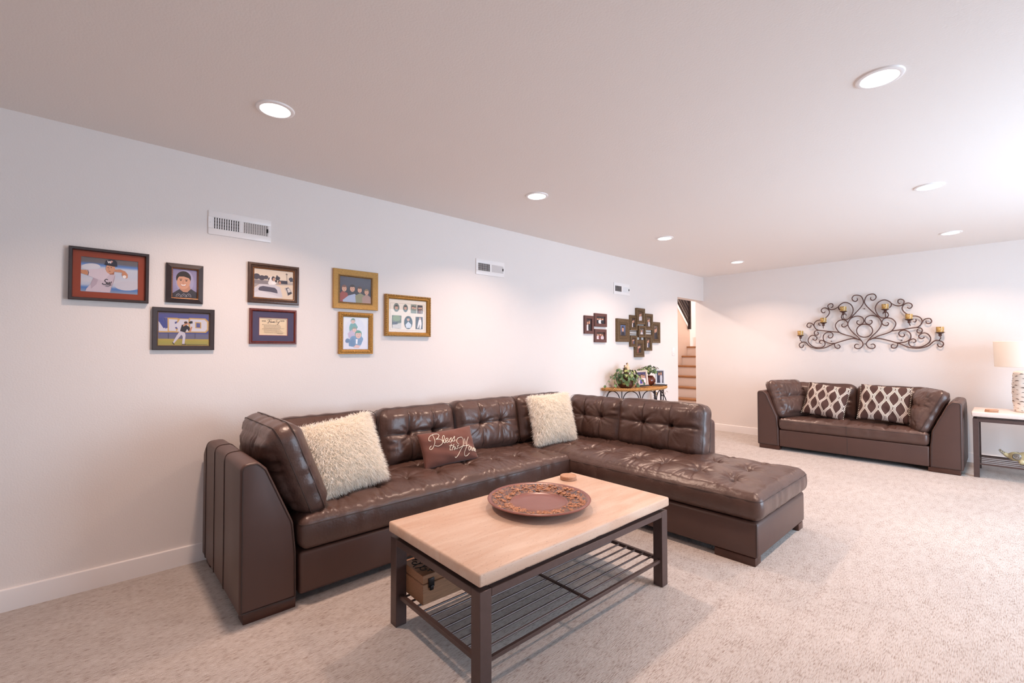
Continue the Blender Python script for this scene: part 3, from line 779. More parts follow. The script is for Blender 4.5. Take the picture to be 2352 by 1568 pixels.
frame(t, w_, h_, [(0.0, 0.018), (0.003, 0.022), (0.036, 0.012), (0.040, 0.010)], 'gold2', p, 0.052, 0.006, lip=('gold_dark', [(0.040, 0.012), (0.046, 0.013), (0.052, 0.008)]), bead=('gold_dark', (0.046, 0.012, 0.009, 0.0035)))

# ---- 7 watercolour of children
t = thing('picture_frame', 'narrow carved gold frame with a watercolour of stacked children', 'picture', on_left(1.469, 1.387))
w_, h_ = 0.264, 0.309
p = Pic([(1213, 735), (1478, 750), (1475, 1098), (1210, 1092)])
p.bands([(0, '#dfe0e2'), (.5, '#dcd3da'), (1, '#d6cfdb')]); p.ell(1340, 900, 110, 150, '#d3d3dc')
p.poly([(1275, 850), (1290, 810), (1340, 805), (1368, 850), (1350, 880), (1280, 905)], '#5d9089'); p.face(1316, 785, 24, '#5f7f66', '#d9ab98', 5)
p.poly([(1258, 920), (1300, 880), (1350, 870), (1380, 900), (1320, 960), (1270, 975)], '#b9a0b8'); p.face(1330, 880, 24, '#7d7a5c', '#dba893', -8)
p.poly([(1265, 1000), (1300, 950), (1400, 940), (1425, 985), (1400, 1050), (1340, 1075), (1270, 1060)], '#5d7a9f'); p.poly([(1275, 1010), (1320, 960), (1340, 1060), (1290, 1065)], '#46618c')
p.face(1372, 935, 36, '#3f7f5a', '#d8a68e'); p.poly([(1345, 985), (1365, 985), (1360, 1040), (1345, 1035)], '#eee6ea')
p.ell(1255, 1000, 22, 26, '#4a5c86', 20); p.poly([(1315, 1075), (1345, 1045), (1395, 1060), (1370, 1085)], '#d3a49a'); p.ln([(1240, 1010), (1280, 1010)], 4, '#303a5e')
frame(t, w_, h_, [(0.0, 0.018), (0.003, 0.023), (0.008, 0.021), (0.016, 0.024), (0.026, 0.020), (0.034, 0.012)], 'gold', p, 0.036, 0.008, bead=('gold', (0.017, 0.023, 0.013, 0.006)))

# ---- 8 seven photos
t = thing('picture_frame', 'rope-edged gold frame holding seven small photos in a cream mat', 'picture', on_left(1.907, 1.537))
w_, h_ = 0.413, 0.331
p = Pic([(1708, 545), (2110, 575), (2103, 915), (1702, 905)])
p.bands([(0, '#e8dccc'), (1, '#e6d6c6')])
p.ln([(1725, 590), (2090, 610), (2086, 895), (1720, 885), (1725, 590)], 3, '#b6a08a')
p.ell(1788, 640, 32, 48, '#6f7568'); p.face(1788, 640, 20, '#3d332e', '#c99e86')
p.ell(1885, 648, 26, 44, '#5c6660'); p.face(1885, 645, 18, '#4a3a30', '#c99e86')
p.poly([(1945, 605), (2005, 608), (2003, 705), (1942, 702)], '#7f8577'); p.face(1965, 640, 15, '#3a302c', '#c99e86'); p.face(1988, 645, 13, '#4a3a30', '#d2a68d')
p.poly([(2015, 613), (2070, 617), (2068, 708), (2012, 705)], '#3a2c2c'); p.face(2032, 645, 12, '#2a2020', '#c99e86'); p.face(2052, 645, 12, '#2a2020', '#c99e86'); p.poly([(2025, 665), (2042, 665), (2040, 704), (2022, 704)], '#8a5a50'); p.poly([(2045, 665), (2060, 665), (2062, 706), (2044, 704)], '#9a8a80')
p.poly([(1740, 725), (1838, 730), (1835, 870), (1737, 865)], '#5f6a55'); p.ell(1785, 760, 42, 34, '#7d8c62'); p.poly([(1740, 825), (1836, 810), (1835, 870), (1737, 865)], '#c9c3bd'); p.poly([(1740, 800), (1800, 795), (1795, 825), (1740, 830)], '#4a4650')
p.ell(1913, 805, 44, 72, '#34404a'); p.face(1912, 770, 17, '#2b2422', '#cfa48c'); p.poly([(1880, 830), (1912, 795), (1945, 830), (1935, 865), (1890, 865)], '#cbd2da')
p.poly([(1995, 742), (2068, 745), (2065, 878), (1992, 875)], '#34323a'); p.poly([(2018, 800), (2028, 770), (2050, 770), (2055, 820), (2045, 876), (2030, 872), (2035, 820), (2018, 868), (2005, 866)], '#e4dcd8'); p.ell(2038, 762, 10, 12, '#caa08a')
frame(t, w_, h_, [(0.0, 0.022), (0.002, 0.028), (0.012, 0.030), (0.018, 0.022), (0.024, 0.024), (0.034, 0.014)], 'gold', p, 0.036, 0.010, bead=('gold_dark', (0.007, 0.028, 0.014, 0.006)))

# ---- three small brown frames by the doorway end
def small_pic(seed, kind):
    p = Pic([(0, 0), (1, 0), (1, 1), (0, 1)]); rr = random.Random(seed)
    p.bands([(0, kind[0]), (1, kind[1])])
    for x, y, r, top, hr in kind[2]:
        p.poly([(x - r * 1.6, y + r * 3.4), (x - r * 1.4, y + r * 1.5), (x, y + r * .9), (x + r * 1.4, y + r * 1.5), (x + r * 1.6, y + r * 3.4), (x + r * 1.2, 1), (x - r * 1.2, 1)], top); p.face(x, y, r, hr)
    return p
for (y0, y1, z0, z1, lab, kind) in (
    (4.194, 4.367, 1.452, 1.664, 'small brown frame with a bride and groom, tall one left of two', ('#3b3036', '#2c2528', [(.33, .32, .15, '#e8e2e4', '#3a2622'), (.66, .27, .15, '#2a2528', '#6b4a32')])),
    (4.385, 4.628, 1.542, 1.701, 'small brown frame with a wedding group, the upper of two squares', ('#4a4648', '#2e2b2e', [(.22, .34, .13, '#2a2a30', '#3a2a24'), (.5, .30, .13, '#e8e4e6', '#3a2622'), (.78, .34, .13, '#2a2a30', '#5a3e2c')])),
    (4.384, 4.618, 1.355, 1.513, 'small brown frame with seated people, the lower of two squares', ('#5a463f', '#3a2f30', [(.25, .36, .14, '#d9ccd0', '#4a2e26'), (.55, .30, .14, '#7a3c3c', '#2e201d'), (.8, .38, .13, '#cfc3c8', '#5a3a2c')]))):
    t = thing('picture_frame', lab, 'picture', on_left((y0 + y1) / 2, (z0 + z1) / 2), 'three small brown frames beside the ornate cluster')
    frame(t, y1 - y0, z1 - z0, [(0.0, 0.020), (0.003, 0.023), (0.036, 0.021), (0.038, 0.012)], 'plum', small_pic(3, kind), 0.038, 0.010, glass=True)

# ---- cluster of nine joined ornate frames
t = thing('collage_frame', 'cluster of nine joined ornate bronze photo frames above the console table', 'picture', on_left(5.38, 1.49))
CL = dict(A=(4.831, 5.105, 1.659, 1.367, 0.012), B=(5.278, 5.470, 1.818, 1.603, 0.016), C=(5.134, 5.303, 1.718, 1.518, 0.004), D=(5.489, 5.678, 1.756, 1.534, 0.012), E=(5.677, 5.886, 1.653, 1.362, 0.004),
          F=(5.310, 5.483, 1.589, 1.431, 0.020), G=(5.132, 5.285, 1.454, 1.305, 0.010), H=(5.481, 5.651, 1.468, 1.254, 0.014), I=(5.241, 5.462, 1.399, 1.170, 0.006))
tones = ['#5a6f9a', '#6a4a40', '#4a3a3c', '#7a6a62', '#8a7a74', '#9a8a80', '#6a5048', '#5a4a44', '#5a4648']
for (k, (a, b, zt, zb, off)), tone in zip(CL.items(), tones):
    w_, h_ = b - a, zt - zb
    bd = 0.27 * min(w_, h_) if k != 'A' else 0.08
    rr = random.Random(ord(k))
    if k in 'AF': kd = (tone, '#4a4a5a', [(.5, .38, .22, '#2e2c36' if k == 'A' else '#d8cfd4', '#3a2a24')])
    else: kd = (tone, '#33292a', [(.36, .34, .17, rr.choice(['#e4dce0', '#8a4a44', '#3a3a48']), '#3a2622'), (.66, .28, .17, rr.choice(['#2a2528', '#d4ccd0', '#5a5a6a']), '#5a3e2c')])
    e = mk('photo_frame', ring(w_, h_, [(0.001, -off), (0.0, 0.018), (0.004, 0.023), (bd * .35, 0.018), (bd * .6, 0.021), (bd * .85, 0.020), (bd, 0.006)]), 'antique', parent=t, angle=20)
    e.matrix_local = Matrix.Translation(((a + b) / 2 - 5.38, (zt + zb) / 2 - 1.49, off))
    mk('bead_trim', beads(w_, h_, bd * .62, 0.020, 0.014, 0.006), 'antique', parent=e)
    small_pic(5, kd).build('photo', e, -w_ / 2 + bd, w_ / 2 - bd, -h_ / 2 + bd, h_ / 2 - bd, 0.007)
for (x0, x1, y0, y1) in ((5.09, 5.33, 1.500, 1.508), (5.09, 5.33, 1.470, 1.478), (5.46, 5.70, 1.50, 1.508), (5.40, 5.408, 1.39, 1.45), (5.375, 5.383, 1.39, 1.45), (5.46, 5.70, 1.47, 1.478)):
    mk('link_bar', box(x0 - 5.38, x1 - 5.38, y0 - 1.49, y1 - 1.49, 0.006, 0.014), 'antique', parent=t)

# ================================================================== LEATHER SEATING
TOPV = {}
def on_top(a, b):
    k = np.argsort((TOPV['p'][:, 0] - a) ** 2 + (TOPV['p'][:, 1] - b) ** 2)[:3]
    q = TOPV['x'][k].mean(0); return (q[0] if abs(a) > 9 else a, b, q[2] + 0.0004)
def tuft(sx, sy, sz, r, buttons=(), D=0.03, puff=0.02, res=0.009, seams=(), side_puff=0.012, edge_wr=0.004, seed=0, pleat=0.008, sag=0.0, wr=0.003, spread=0.05, creases=()):
    """upholstered box cushion centred on the origin; +z face carries the buttons (x, y), radiating pleats and seams.
    seams: ('x', x0) grooves running along y, ('y', y0) grooves along x"""
    rr = np.random.default_rng(seed)
    hx, hy, hz = sx / 2, sy / 2, sz / 2
    def axis(h):
        n = max(6, int(2 * (h - r) / res)); inner = np.linspace(-(h - r), h - r, n + 1)
        e = [r * (1 - math.cos(a)) for a in np.linspace(0, PI / 2, 5)[:-1]]
        lo = [-h + r * (1 - math.sin(a)) for a in np.linspace(PI / 2, 0, 5)[:-1]]
        lo = [-h + q for q in np.array([0, .25, .5, .75]) * r]
        return np.array(lo + list(inner) + [-q for q in reversed(lo)])
    ax, ay = axis(hx), axis(hy)
    nz = max(4, int(sz / 0.025)); az = np.array([-hz, -hz + r * .5, *np.linspace(-hz + r, hz - r, nz), hz - r * .5, hz])
    key = {}; V = []; F = []
    def vid(p):
        k = (round(p[0], 5), round(p[1], 5), round(p[2], 5))
        if k not in key: key[k] = len(V); V.append(p)
        return key[k]
    for (A, B, fn) in ((ax, ay, lambda a, b: (a, b, hz)), (ax, ay, lambda a, b: (a, b, -hz)), (ax, az, lambda a, b: (a, hy, b)), (ax, az, lambda a, b: (a, -hy, b)), (ay, az, lambda a, b: (hx, a, b)), (ay, az, lambda a, b: (-hx, a, b))):
        if fn is not None:
            coarse = fn(0, 0)[2] == -hz
            if coarse: A2, B2 = A, B
            else: A2, B2 = A, B
            G = [[vid(fn(a, b)) for b in B2] for a in A2]
            for i in range(len(A2) - 1):
                for j in range(len(B2) - 1): F.append((G[i][j], G[i + 1][j], G[i + 1][j + 1], G[i][j + 1]))
    P = np.array(V); half = np.array([hx, hy, hz])
    q = np.clip(P, -(half - r), half - r); d = P - q; L = np.linalg.norm(d, axis=1, keepdims=True)
    n = d / np.maximum(L, 1e-9); X = q + n * r
    u, v = P[:, 0] / hx, P[:, 1] / hy
    x, y = X[:, 0], X[:, 1]
    dome = (1 - np.abs(u) ** 3.0) * (1 - np.abs(v) ** 3.0)
    topw = np.clip((P[:, 2] / hz - 0.2) / 0.8, 0, 1) * np.clip(np.minimum((1 - np.abs(u)) * hx, (1 - np.abs(v)) * hy) / 0.05 + .25, 0, 1)
    dz = puff * dome
    low = np.zeros(len(P))
    for k in range(5):
        kx, ky, ph = rr.uniform(5, 22), rr.uniform(5, 22), rr.uniform(0, 6.28); low += np.sin(kx * x + ky * y * rr.choice([-1, 1]) + ph)
    dz = dz + wr * low * 0.5
    if edge_wr:   # gathered leather just inside the long edges
        de = np.minimum((1 - np.abs(v)) * hy, (1 - np.abs(u)) * hx)
        along = np.where((1 - np.abs(v)) * hy < (1 - np.abs(u)) * hx, x, y)
        wv = np.sin(along * 95 + 3 * np.sin(along * 17 + seed)) * np.clip(np.sin(along * 23 + seed) + .6, 0, 1.3)
        dz = dz + edge_wr * wv * np.exp(-((de - 0.04) / 0.04) ** 2)
    for (bx, by) in buttons:
        ddx, ddy = x - bx, y - by; rad = np.hypot(ddx, ddy); th = np.arctan2(ddy, ddx)
        dz = dz - D * np.exp(-(rad / spread) ** 1.0)
        m = rr.integers(4, 6); ph = rr.uniform(0, 6.28)
        cr = np.abs(np.sin(m * th / 1.0 + ph + 0.5 * np.sin(2 * th + ph))) ** 0.5
        dz = dz + pleat * (cr - 0.65) * np.exp(-((rad - 0.035) / 0.06) ** 2)
    for (xa, ya, xb, yb, dep, wd) in creases:
        L2 = (xb - xa) ** 2 + (yb - ya) ** 2; t = np.clip(((x - xa) * (xb - xa) + (y - ya) * (yb - ya)) / L2, 0, 1)
        bow = 0.012 * np.sin(t * PI) * (1 if (xa * 7.3 + ya * 3.1) % 1 > .5 else -1); Ld = math.sqrt(L2)
        dd = np.hypot(x - xa - t * (xb - xa) - bow * (yb - ya) / Ld, y - ya - t * (yb - ya) + bow * (xb - xa) / Ld)
        fade = 0.35 + 0.65 * np.clip(np.minimum(t, 1 - t) * 6, 0, 1) if False else np.clip(1.05 - 0.75 * t, 0, 1)
        dz = dz - dep * fade * np.exp(-(dd / wd) ** 2)
    for kind, c in seams:
        dd = (x - c) if kind == 'x' else (y - c)
        dz = dz - 0.006 * np.exp(-(dd / 0.006) ** 2) - 0.010 * np.exp(-(dd / 0.03) ** 2)
    X[:, 2] += dz * topw
    if sag: X[:, 2] += sag * (u ** 2) * topw
    # sides swell a little
    sw = side_puff * np.cos(np.clip(P[:, 2] / hz, -1, 1) * PI / 2)
    X[:, 0] += n[:, 0] * sw; X[:, 1] += n[:, 1] * sw
    fold = 0.0022 * (np.sin(x * 42 + 2 * np.sin(x * 11 + seed)) + np.sin(y * 42 + 2 * np.sin(y * 13 + seed)))
    X[:, 1] += n[:, 1] * fold * np.cos(P[:, 2] / hz * 1.2) * (np.abs(n[:, 2]) < .5); X[:, 0] += n[:, 0] * fold * np.cos(P[:, 2] / hz * 1.2) * (np.abs(n[:, 2]) < .5)
    top = (P[:, 2] > hz - 1e-6); TOPV['p'] = P[top][:, :2].copy(); TOPV['x'] = X[top].copy()
    return [tuple(p) for p in X], F

def edge_seam(sx, sy, z, off=0.0, r=0.0035, corner=0.05, puff=0.0):
    """piping that runs round a cushion at height z"""
    pl = round_poly([(-sx / 2 - off, -sy / 2 - off), (sx / 2 + off, -sy / 2 - off), (sx / 2 + off, sy / 2 + off), (-sx / 2 - off, sy / 2 + off)], corner, 6)
    out = []
    for i in range(len(pl)):
        a, b = pl[i], pl[(i + 1) % len(pl)]; L = math.hypot(b[0] - a[0], b[1] - a[1]); k = max(1, int(L / 0.05))
        for q in range(k): out.append((a[0] + (b[0] - a[0]) * q / k, a[1] + (b[1] - a[1]) * q / k, z))
    return tube(out, r, 6, closed=True)

# ---- sectional: long side against the left wall, chaise crossing the room
OX, OY = -2.38, 0.53
sofa = thing('sectional_sofa', 'dark brown tufted leather sectional sofa with chaise along the left wall', 'sofa', (OX, OY, 0))
def L_(g): return mv(g, -OX, -OY, 0)
XB = -3.285
def arm_profile(s0):   # (s inwards, z)
    return round_poly([(s0, 0.047), (s0, 0.735), (s0 + 0.075, 0.738), (s0 + 0.112, 0.700), (s0 + 0.232, 0.420), (s0 + 0.247, 0.270), (s0 + 0.250, 0.047)], [0.015, 0.045, 0.03, 0.035, 0.09, 0.03, 0.015], 5)
ap = arm_profile(OY - 0.012)
def arm_xyz(u, v, t):   # the outer face leans in a touch at the back top corner, which is rounded
    k = max(0.0, (-3.285 + 0.16) - t) / 0.16
    return (t, u, v - (0.09 * k ** 2.2 if v > 0.4 else 0) * ((v - 0.4) / 0.34 if v > 0.4 else 0))
arm_rings = np.concatenate([np.linspace(-2.378, -3.10, 5), np.linspace(-3.14, XB, 7)])
def sweep(poly, ts, f, bev=0.014):
    rings = []
    n = len(ts)
    for q in range(4):
        a = q / 4 * PI / 2; s = 1 if ts[-1] > ts[0] else -1
        rings.append((inset_poly(poly, bev * (1 - math.sin(a))), ts[0] + s * bev * (1 - math.cos(a))))
    rings += [(poly, ts[0] + s * bev)] + [(poly, t) for t in ts[1:-1]] + [(poly, ts[-1] - s * bev)]
    for q in (3, 2, 1, 0):
        a = q / 4 * PI / 2; rings.append((inset_poly(poly, bev * (1 - math.sin(a))), ts[-1] - s * bev * (1 - math.cos(a))))
    k = len(poly); V, F = [], []
    for pl, t in rings: V += [f(u, v, t) for u, v in pl]
    for i in range(len(rings) - 1):
        for j in range(k): F.append((i * k + j, i * k + (j + 1) % k, (i + 1) * k + (j + 1) % k, (i + 1) * k + j))
    F.append(tuple(range(k - 1, -1, -1))); F.append(tuple(range((len(rings) - 1) * k, len(rings) * k)))
    return V, F
am = mk('arm', L_(sweep(ap, list(arm_rings), arm_xyz)), 'leather_flat', parent=sofa, angle=50)
def arm_seam(x, eps=0.0015):
    i0 = 0
    pts = [arm_xyz(u, v, x) for u, v in ap if v > 0.05]
    # from the outside foot over the top to the inside
    pts = [p for p in pts if p[1] < OY + 0.14]
    pts.sort(key=lambda p: (p[2] if p[1] < OY + 0.06 and p[2] < 0.70 else 10 + p[1]))
    return tube([(p[0], p[1] - eps if p[2] < 0.70 else p[1], p[2] + (eps if p[2] > 0.7 else 0)) for p in pts], 0.0019, 6)
for x in (-3.185, -2.945, -2.705):
    mk('seam', L_(arm_seam(x)), 'stitch', parent=am)
fr_pts = [(-2.3775 + 0.002, u, v) for u, v in inset_poly(ap, 0.009)]
mk('seam', L_(tube(fr_pts, 0.0028, 6, closed=True)), 'stitch', parent=am)
# bases
b1 = mk('base', L_(box(-3.27, -2.385, 0.781, 2.838, 0.047, 0.256, 0.018, 3)), 'leather_flat', parent=sofa)
b2 = mk('base', L_(box(-3.27, -0.985, 2.842, 3.755, 0.047, 0.256, 0.022, 3)), 'leather_flat', parent=sofa)
mk('seam', L_(tube([(-0.985 + 0.0015 - 0.006, 2.842 + 0.002, z) for z in np.linspace(0.06, 0.25, 6)], 0.003, 6)), 'stitch', parent=b2)
mk('seam', L_(tube([(-1.60, 2.8405, z) for z in np.linspace(0.06, 0.25, 4)], 0.002, 6)), 'stitch', parent=b2)
# back frames
mk('back_frame', L_(box(XB, -3.12, 0.70, 3.755, 0.20, 0.70, 0.04, 4)), 'leather_flat', parent=sofa)
mk('back_frame', L_(box(-3.12, -1.605, 3.60, 3.755, 0.20, 0.70, 0.035, 4)), 'leather_flat', parent=sofa)
# feet
for (x0, x1, y0, y1) in ((-2.47, -2.386, 0.535, 0.765), (-3.25, -3.15, 0.535, 0.76), (-1.237, -1.0, 2.85, 2.94), (-1.08, -0.992, 3.64, 3.735), (-3.25, -3.10, 3.62, 3.73), (-2.45, -2.30, 3.64, 3.735)):
    mk('foot', L_(box(x0, x1, y0, y1, 0.0, 0.048, 0.004)), 'foot', parent=sofa)
# seat cushions
def put(g, cx, cy, cz, m3=None):
    if m3 is not None: g = tr(g, m3)
    return mv(g, cx - OX, cy - OY, cz)
s1x, s1y = 0.74, 2.06
c1x, c1y = -2.385 - s1x / 2 + 0.012, 0.79 + s1y / 2
btn1 = [(-2.622 - c1x, y - c1y) for y in (1.05, 1.285, 1.512, 1.735, 1.995, 2.228, 2.47, 2.71)] + [(-2.83 - c1x, y - c1y) for y in (1.06, 1.27, 1.49, 1.727, 1.98, 2.20, 2.43, 2.68)]
def seat_creases(btn, edge, axis, rnd):
    out = []
    for bx, by in btn:
        for k in (-0.075, -0.02, 0.045):
            j = rnd.uniform(-.015, .015)
            if axis == 'x': out.append((bx, by, edge, by + k + j, 0.0125, 0.0075))
            else: out.append((bx, by, bx + k + j, edge, 0.0125, 0.0075))
    return out
def links(a, b, reach, dep=0.010):
    out = []
    for p in a:
        for q in b:
            d = math.hypot(p[0] - q[0], p[1] - q[1])
            if 0.05 < d < reach: out.append((p[0], p[1], (p[0] + q[0]) / 2, (p[1] + q[1]) / 2, dep, 0.010)); out.append((q[0], q[1], (p[0] + q[0]) / 2, (p[1] + q[1]) / 2, dep, 0.010))
    return out
rc = random.Random(21)
cr1 = seat_creases(btn1[:8], s1x / 2 - 0.015, 'x', rc) + links(btn1[:8], btn1[8:], 0.27)
seat1 = mk('seat_cushion', put(tuft(s1x, s1y, 0.166, 0.035, btn1, D=0.038, puff=0.044, seed=3, pleat=0.017, creases=cr1), c1x, c1y, 0.3435), 'leather', parent=sofa, angle=180)
mk('piping', put(edge_seam(s1x, s1y, 0.048, 0.0085, 0.0026, 0.045), c1x, c1y, 0.3435), 'stitch', parent=seat1)
s2x, s2y = 2.10, 0.90
c2x, c2y = -0.972 - s2x / 2, 2.836 + s2y / 2
btn2 = [(x - c2x, y - c2y) for y, xs in ((3.07, (-2.56, -2.35, -2.135, -1.895, -1.68, -1.43, -1.20)), (3.35, (-2.60, -2.38, -2.16, -1.91, -1.67, -1.436, -1.215)), (3.625, (-1.448, -1.22))) for x in xs]
cr2 = seat_creases(btn2[:7], -s2y / 2 + 0.015, 'y', rc) + links(btn2[:7], btn2[7:14], 0.31) + links(btn2[7:14], btn2[14:], 0.30)
seat2 = mk('seat_cushion', put(tuft(s2x, s2y, 0.166, 0.04, btn2, D=0.038, puff=0.054, seed=8, pleat=0.015, edge_wr=0.002, side_puff=0.016, creases=cr2), c2x, c2y, 0.3415), 'leather', parent=sofa, angle=180)
mk('piping', put(edge_seam(s2x, s2y, 0.043, 0.0120, 0.0026, 0.053), c2x, c2y, 0.3415), 'stitch', parent=seat2)
# back cushions
def back_cushion(name, w, h, t, origin, yaw, lean, seed, btn=True, par=None, o=(OX, OY), **kw):
    """w along local x, h up, t thick; face looks along local -y before yaw; origin = bottom front centre"""
    w -= 0.034; h -= 0.040; origin = (origin[0], origin[1], origin[2] + 0.018)
    bx = 0.165 * w
    bts = [(-bx, 0.02), (bx, 0.02)] if btn else []
    args = dict(D=0.030, puff=0.035, seed=seed, pleat=0.013, seams=([('y', 0.02), ('x', -bx), ('x', bx)] if btn else []), side_puff=0.02, edge_wr=0.005, wr=0.005, spread=0.07); args.update(kw)
    rb = random.Random(seed); cr = []
    for bx_, by_ in bts:
        for k in range(7):
            a = rb.uniform(0, 2 * PI); L = rb.uniform(.10, .18); cr.append((bx_, by_, bx_ + L * math.cos(a), by_ + L * math.sin(a), 0.010, 0.007))
    g = tuft(w, h, t, min(0.06, t * .4), bts, creases=cr, **args)
    # cushion x -> x, y -> up, z -> -y (front)
    m3 = Matrix.Translation((origin[0] - o[0], origin[1] - o[1], origin[2])) @ Matrix.Rotation(yaw, 4, 'Z') @ Matrix.Rotation(-lean, 4, 'X') @ Matrix(((1, 0, 0, 0), (0, 0, -1, t / 2), (0, 1, 0, h / 2), (0, 0, 0, 1)))
    c = mk(name, tr(g, m3), 'leather', parent=par, angle=180)
    if btn:
        lines = [[on_top(a, 0.02) for a in np.linspace(-w / 2 + .012, w / 2 - .012, 70)]] + [[on_top(q, b) for b in np.linspace(-h / 2 + .012, h / 2 - .012, 45)] for q in (-bx, bx)]
        for ln_ in lines: mk('seam', tr(tube(ln_, 0.0015, 5), m3), 'stitch', parent=c)
    for zz in (t * 0.30, -t * 0.30):
        mk('piping', tr(edge_seam(w, h, zz, args['side_puff'] * math.cos(zz / (t / 2) * PI / 2) + 0.0005, 0.0017, min(0.06, t * .4) + .012), m3), 'stitch', parent=c)
    return c
L90 = R(90)
for i, (y0, y1, zt) in enumerate(((0.83, 1.495, 0.862), (1.495, 2.145, 0.862), (2.145, 2.83, 0.868), (2.83, 3.47, 0.872))):
    back_cushion('back_cushion', y1 - y0 - 0.002, zt - 0.435, 0.20, (-2.90, (y0 + y1) / 2, 0.435), L90, R(9), 20 + i, par=sofa)
back_cushion('back_cushion', 0.62, 0.415, 0.19, (-2.60, 3.385, 0.435), 0, R(8), 31, par=sofa)
back_cushion('back_cushion', 0.77, 0.425, 0.20, (-1.945, 3.375, 0.432), 0, R(7), 32, par=sofa)
# loose arm cushion leaning on the arm
def bolster(name, w, h, t, centre, m3, seed, par, o):
    rb = random.Random(seed); cr = []
    for k in range(34):
        if k % 2: x0, y0 = rb.uniform(-w / 2, w / 2), rb.choice([-1, 1]) * h / 2; x1, y1 = x0 * .8 + rb.uniform(-.05, .05), y0 * rb.uniform(.35, .7)
        else: x0, y0 = rb.choice([-1, 1]) * w / 2, rb.uniform(-h / 2, h / 2); x1, y1 = x0 * rb.uniform(.4, .75), y0 * .8 + rb.uniform(-.05, .05)
        cr.append((x0, y0, x1, y1, rb.uniform(.006, .012), rb.uniform(.006, .010)))
    g = tuft(w, h, t, t * .30, [(-.07, 0.01), (.07, 0.01)] if o[0] > -2 else [], D=0.02, puff=0.04, seed=seed, edge_wr=0.007, wr=0.010, side_puff=0.03, creases=cr, seams=[('y', 0.01)] if o[0] > -2 else ())
    mm = Matrix.Translation((centre[0] - o[0], centre[1] - o[1], centre[2])) @ m3
    c = mk(name, tr(g, mm), 'leather', parent=par, angle=180)
    for zz in (t * .19, -t * .19): mk('piping', tr(edge_seam(w, h, zz, 0.03 * math.cos(zz / (t / 2) * PI / 2) + 0.001, 0.0022, t * .30 + .026), mm), 'stitch', parent=c)
    return c
bolster('arm_cushion', 0.60, 0.46, 0.180, (-2.735, 0.800, 0.645), Matrix.Rotation(R(21), 4, 'X') @ Matrix(((1, 0, 0, 0), (0, 0, -1, 0), (0, 1, 0, 0), (0, 0, 0, 1))) , 44, sofa, (OX, OY))

# ---- loveseat against the far wall
LX, LY = -1.2525, 6.42
love = thing('loveseat', 'smaller brown leather loveseat against the far wall, under the scroll ironwork', 'sofa', (LX, LY, 0))
def LL(g): return mv(g, -LX, -LY, 0)
lap = arm_profile(-2.210)
rap = [(-0.295 - (u + 2.210), v) for u, v in lap]
LYB = 7.27
def lsweep(poly): return sweep(poly, [LY, LY + 0.2, LY + 0.5, LY + 0.7, LYB], lambda u, v, t: (u, t, v - 0.10 * (max(0, t - (LYB - 0.16)) / 0.16) ** 2.2 * max(0, v - .4) / .34))
for pl in (lap, rap):
    a = mk('arm', LL(lsweep(pl)), 'leather_flat', parent=love, angle=50)
    mk('seam', LL(tube([(u, LY - 0.001, v) for u, v in inset_poly(pl, 0.014)], 0.0028, 6, closed=True)), 'stitch', parent=a)
for yy in (6.62, 6.83, 7.04):
    mk('seam', LL(tube([(-0.295 + 0.0012, yy, 0.06), (-0.295 + 0.0012, yy, 0.69), (-0.305, yy, 0.725), (-0.34, yy, 0.7385), (-0.36, yy, 0.739)], 0.0016, 6)), 'stitch', parent=a)
bs = mk('base', LL(box(-1.958, -0.547, LY + 0.004, LYB - 0.02, 0.047, 0.258, 0.015, 3)), 'leather_flat', parent=love)
mk('seam', LL(tube([(-1.25, LY + 0.003, z) for z in (0.06, 0.15, 0.25)], 0.0025, 6)), 'stitch', parent=bs)
mk('back_frame', LL(box(-1.958, -0.547, LYB - 0.16, LYB, 0.2, 0.71, 0.04, 4)), 'leather_flat', parent=love)
for (x0, x1) in ((-2.19, -1.955), (-0.56, -0.315)):
    for (y0, y1) in ((LY + 0.005, LY + 0.09), (LYB - 0.1, LYB - 0.03)):
        mk('foot', LL(box(x0, x1, y0, y1, 0, 0.048, 0.004)), 'foot', parent=love)
def lput(g, cx, cy, cz): return mv(g, cx - LX, cy - LY, cz)
sw_, sd_ = 1.395, 0.72
seat3 = mk('seat_cushion', lput(tuft(sw_, sd_, 0.145, 0.03, [], puff=0.026, seed=61, res=0.010, creases=[(-0.66 + 0.11 * k + 0.02 * math.sin(k * 5), -sd_ / 2 + 0.01, -0.66 + 0.11 * k + 0.03 * math.sin(k * 3), -0.02, 0.010, 0.008) for k in range(13)], seams=[('x', -0.35), ('x', 0.0), ('x', 0.35)], edge_wr=0.004), -1.2525, LY - 0.008 + sd_ / 2, 0.332), 'leather', parent=love, angle=180)
mk('piping', lput(edge_seam(sw_, sd_, 0.042, 0.0085, 0.0026, 0.039), -1.2525, LY - 0.008 + sd_ / 2, 0.332), 'stitch', parent=seat3)
mk('seam', lput(tube([(0, -sd_ / 2 - 0.0135, z) for z in (-0.05, 0, 0.05)], 0.002, 6), -1.2525, LY - 0.008 + sd_ / 2, 0.332), 'stitch', parent=seat3)
back_cushion('back_cushion', 0.70, 0.45, 0.19, (-1.60, 6.86, 0.405), 0, R(9), 71, par=love, o=(LX, LY), res=0.014)
back_cushion('back_cushion', 0.70, 0.45, 0.19, (-0.895, 6.86, 0.405), 0, R(9), 72, par=love, o=(LX, LY), res=0.014)
up = Matrix(((1, 0, 0, 0), (0, 0, -1, 0), (0, 1, 0, 0), (0, 0, 0, 1)))     # thickness z -> -y, height -> z
def lbol(cx, cy, cz, yaw, lean, seed):
    # face turned across the seat, leaning outwards on its arm
    g_ = Matrix.Rotation(yaw, 4, 'Z') @ Matrix.Rotation(-lean, 4, 'X') @ up
    bolster('arm_cushion', 0.46, 0.44, 0.15, (cx, cy, cz), g_, seed, love, (LX, LY))
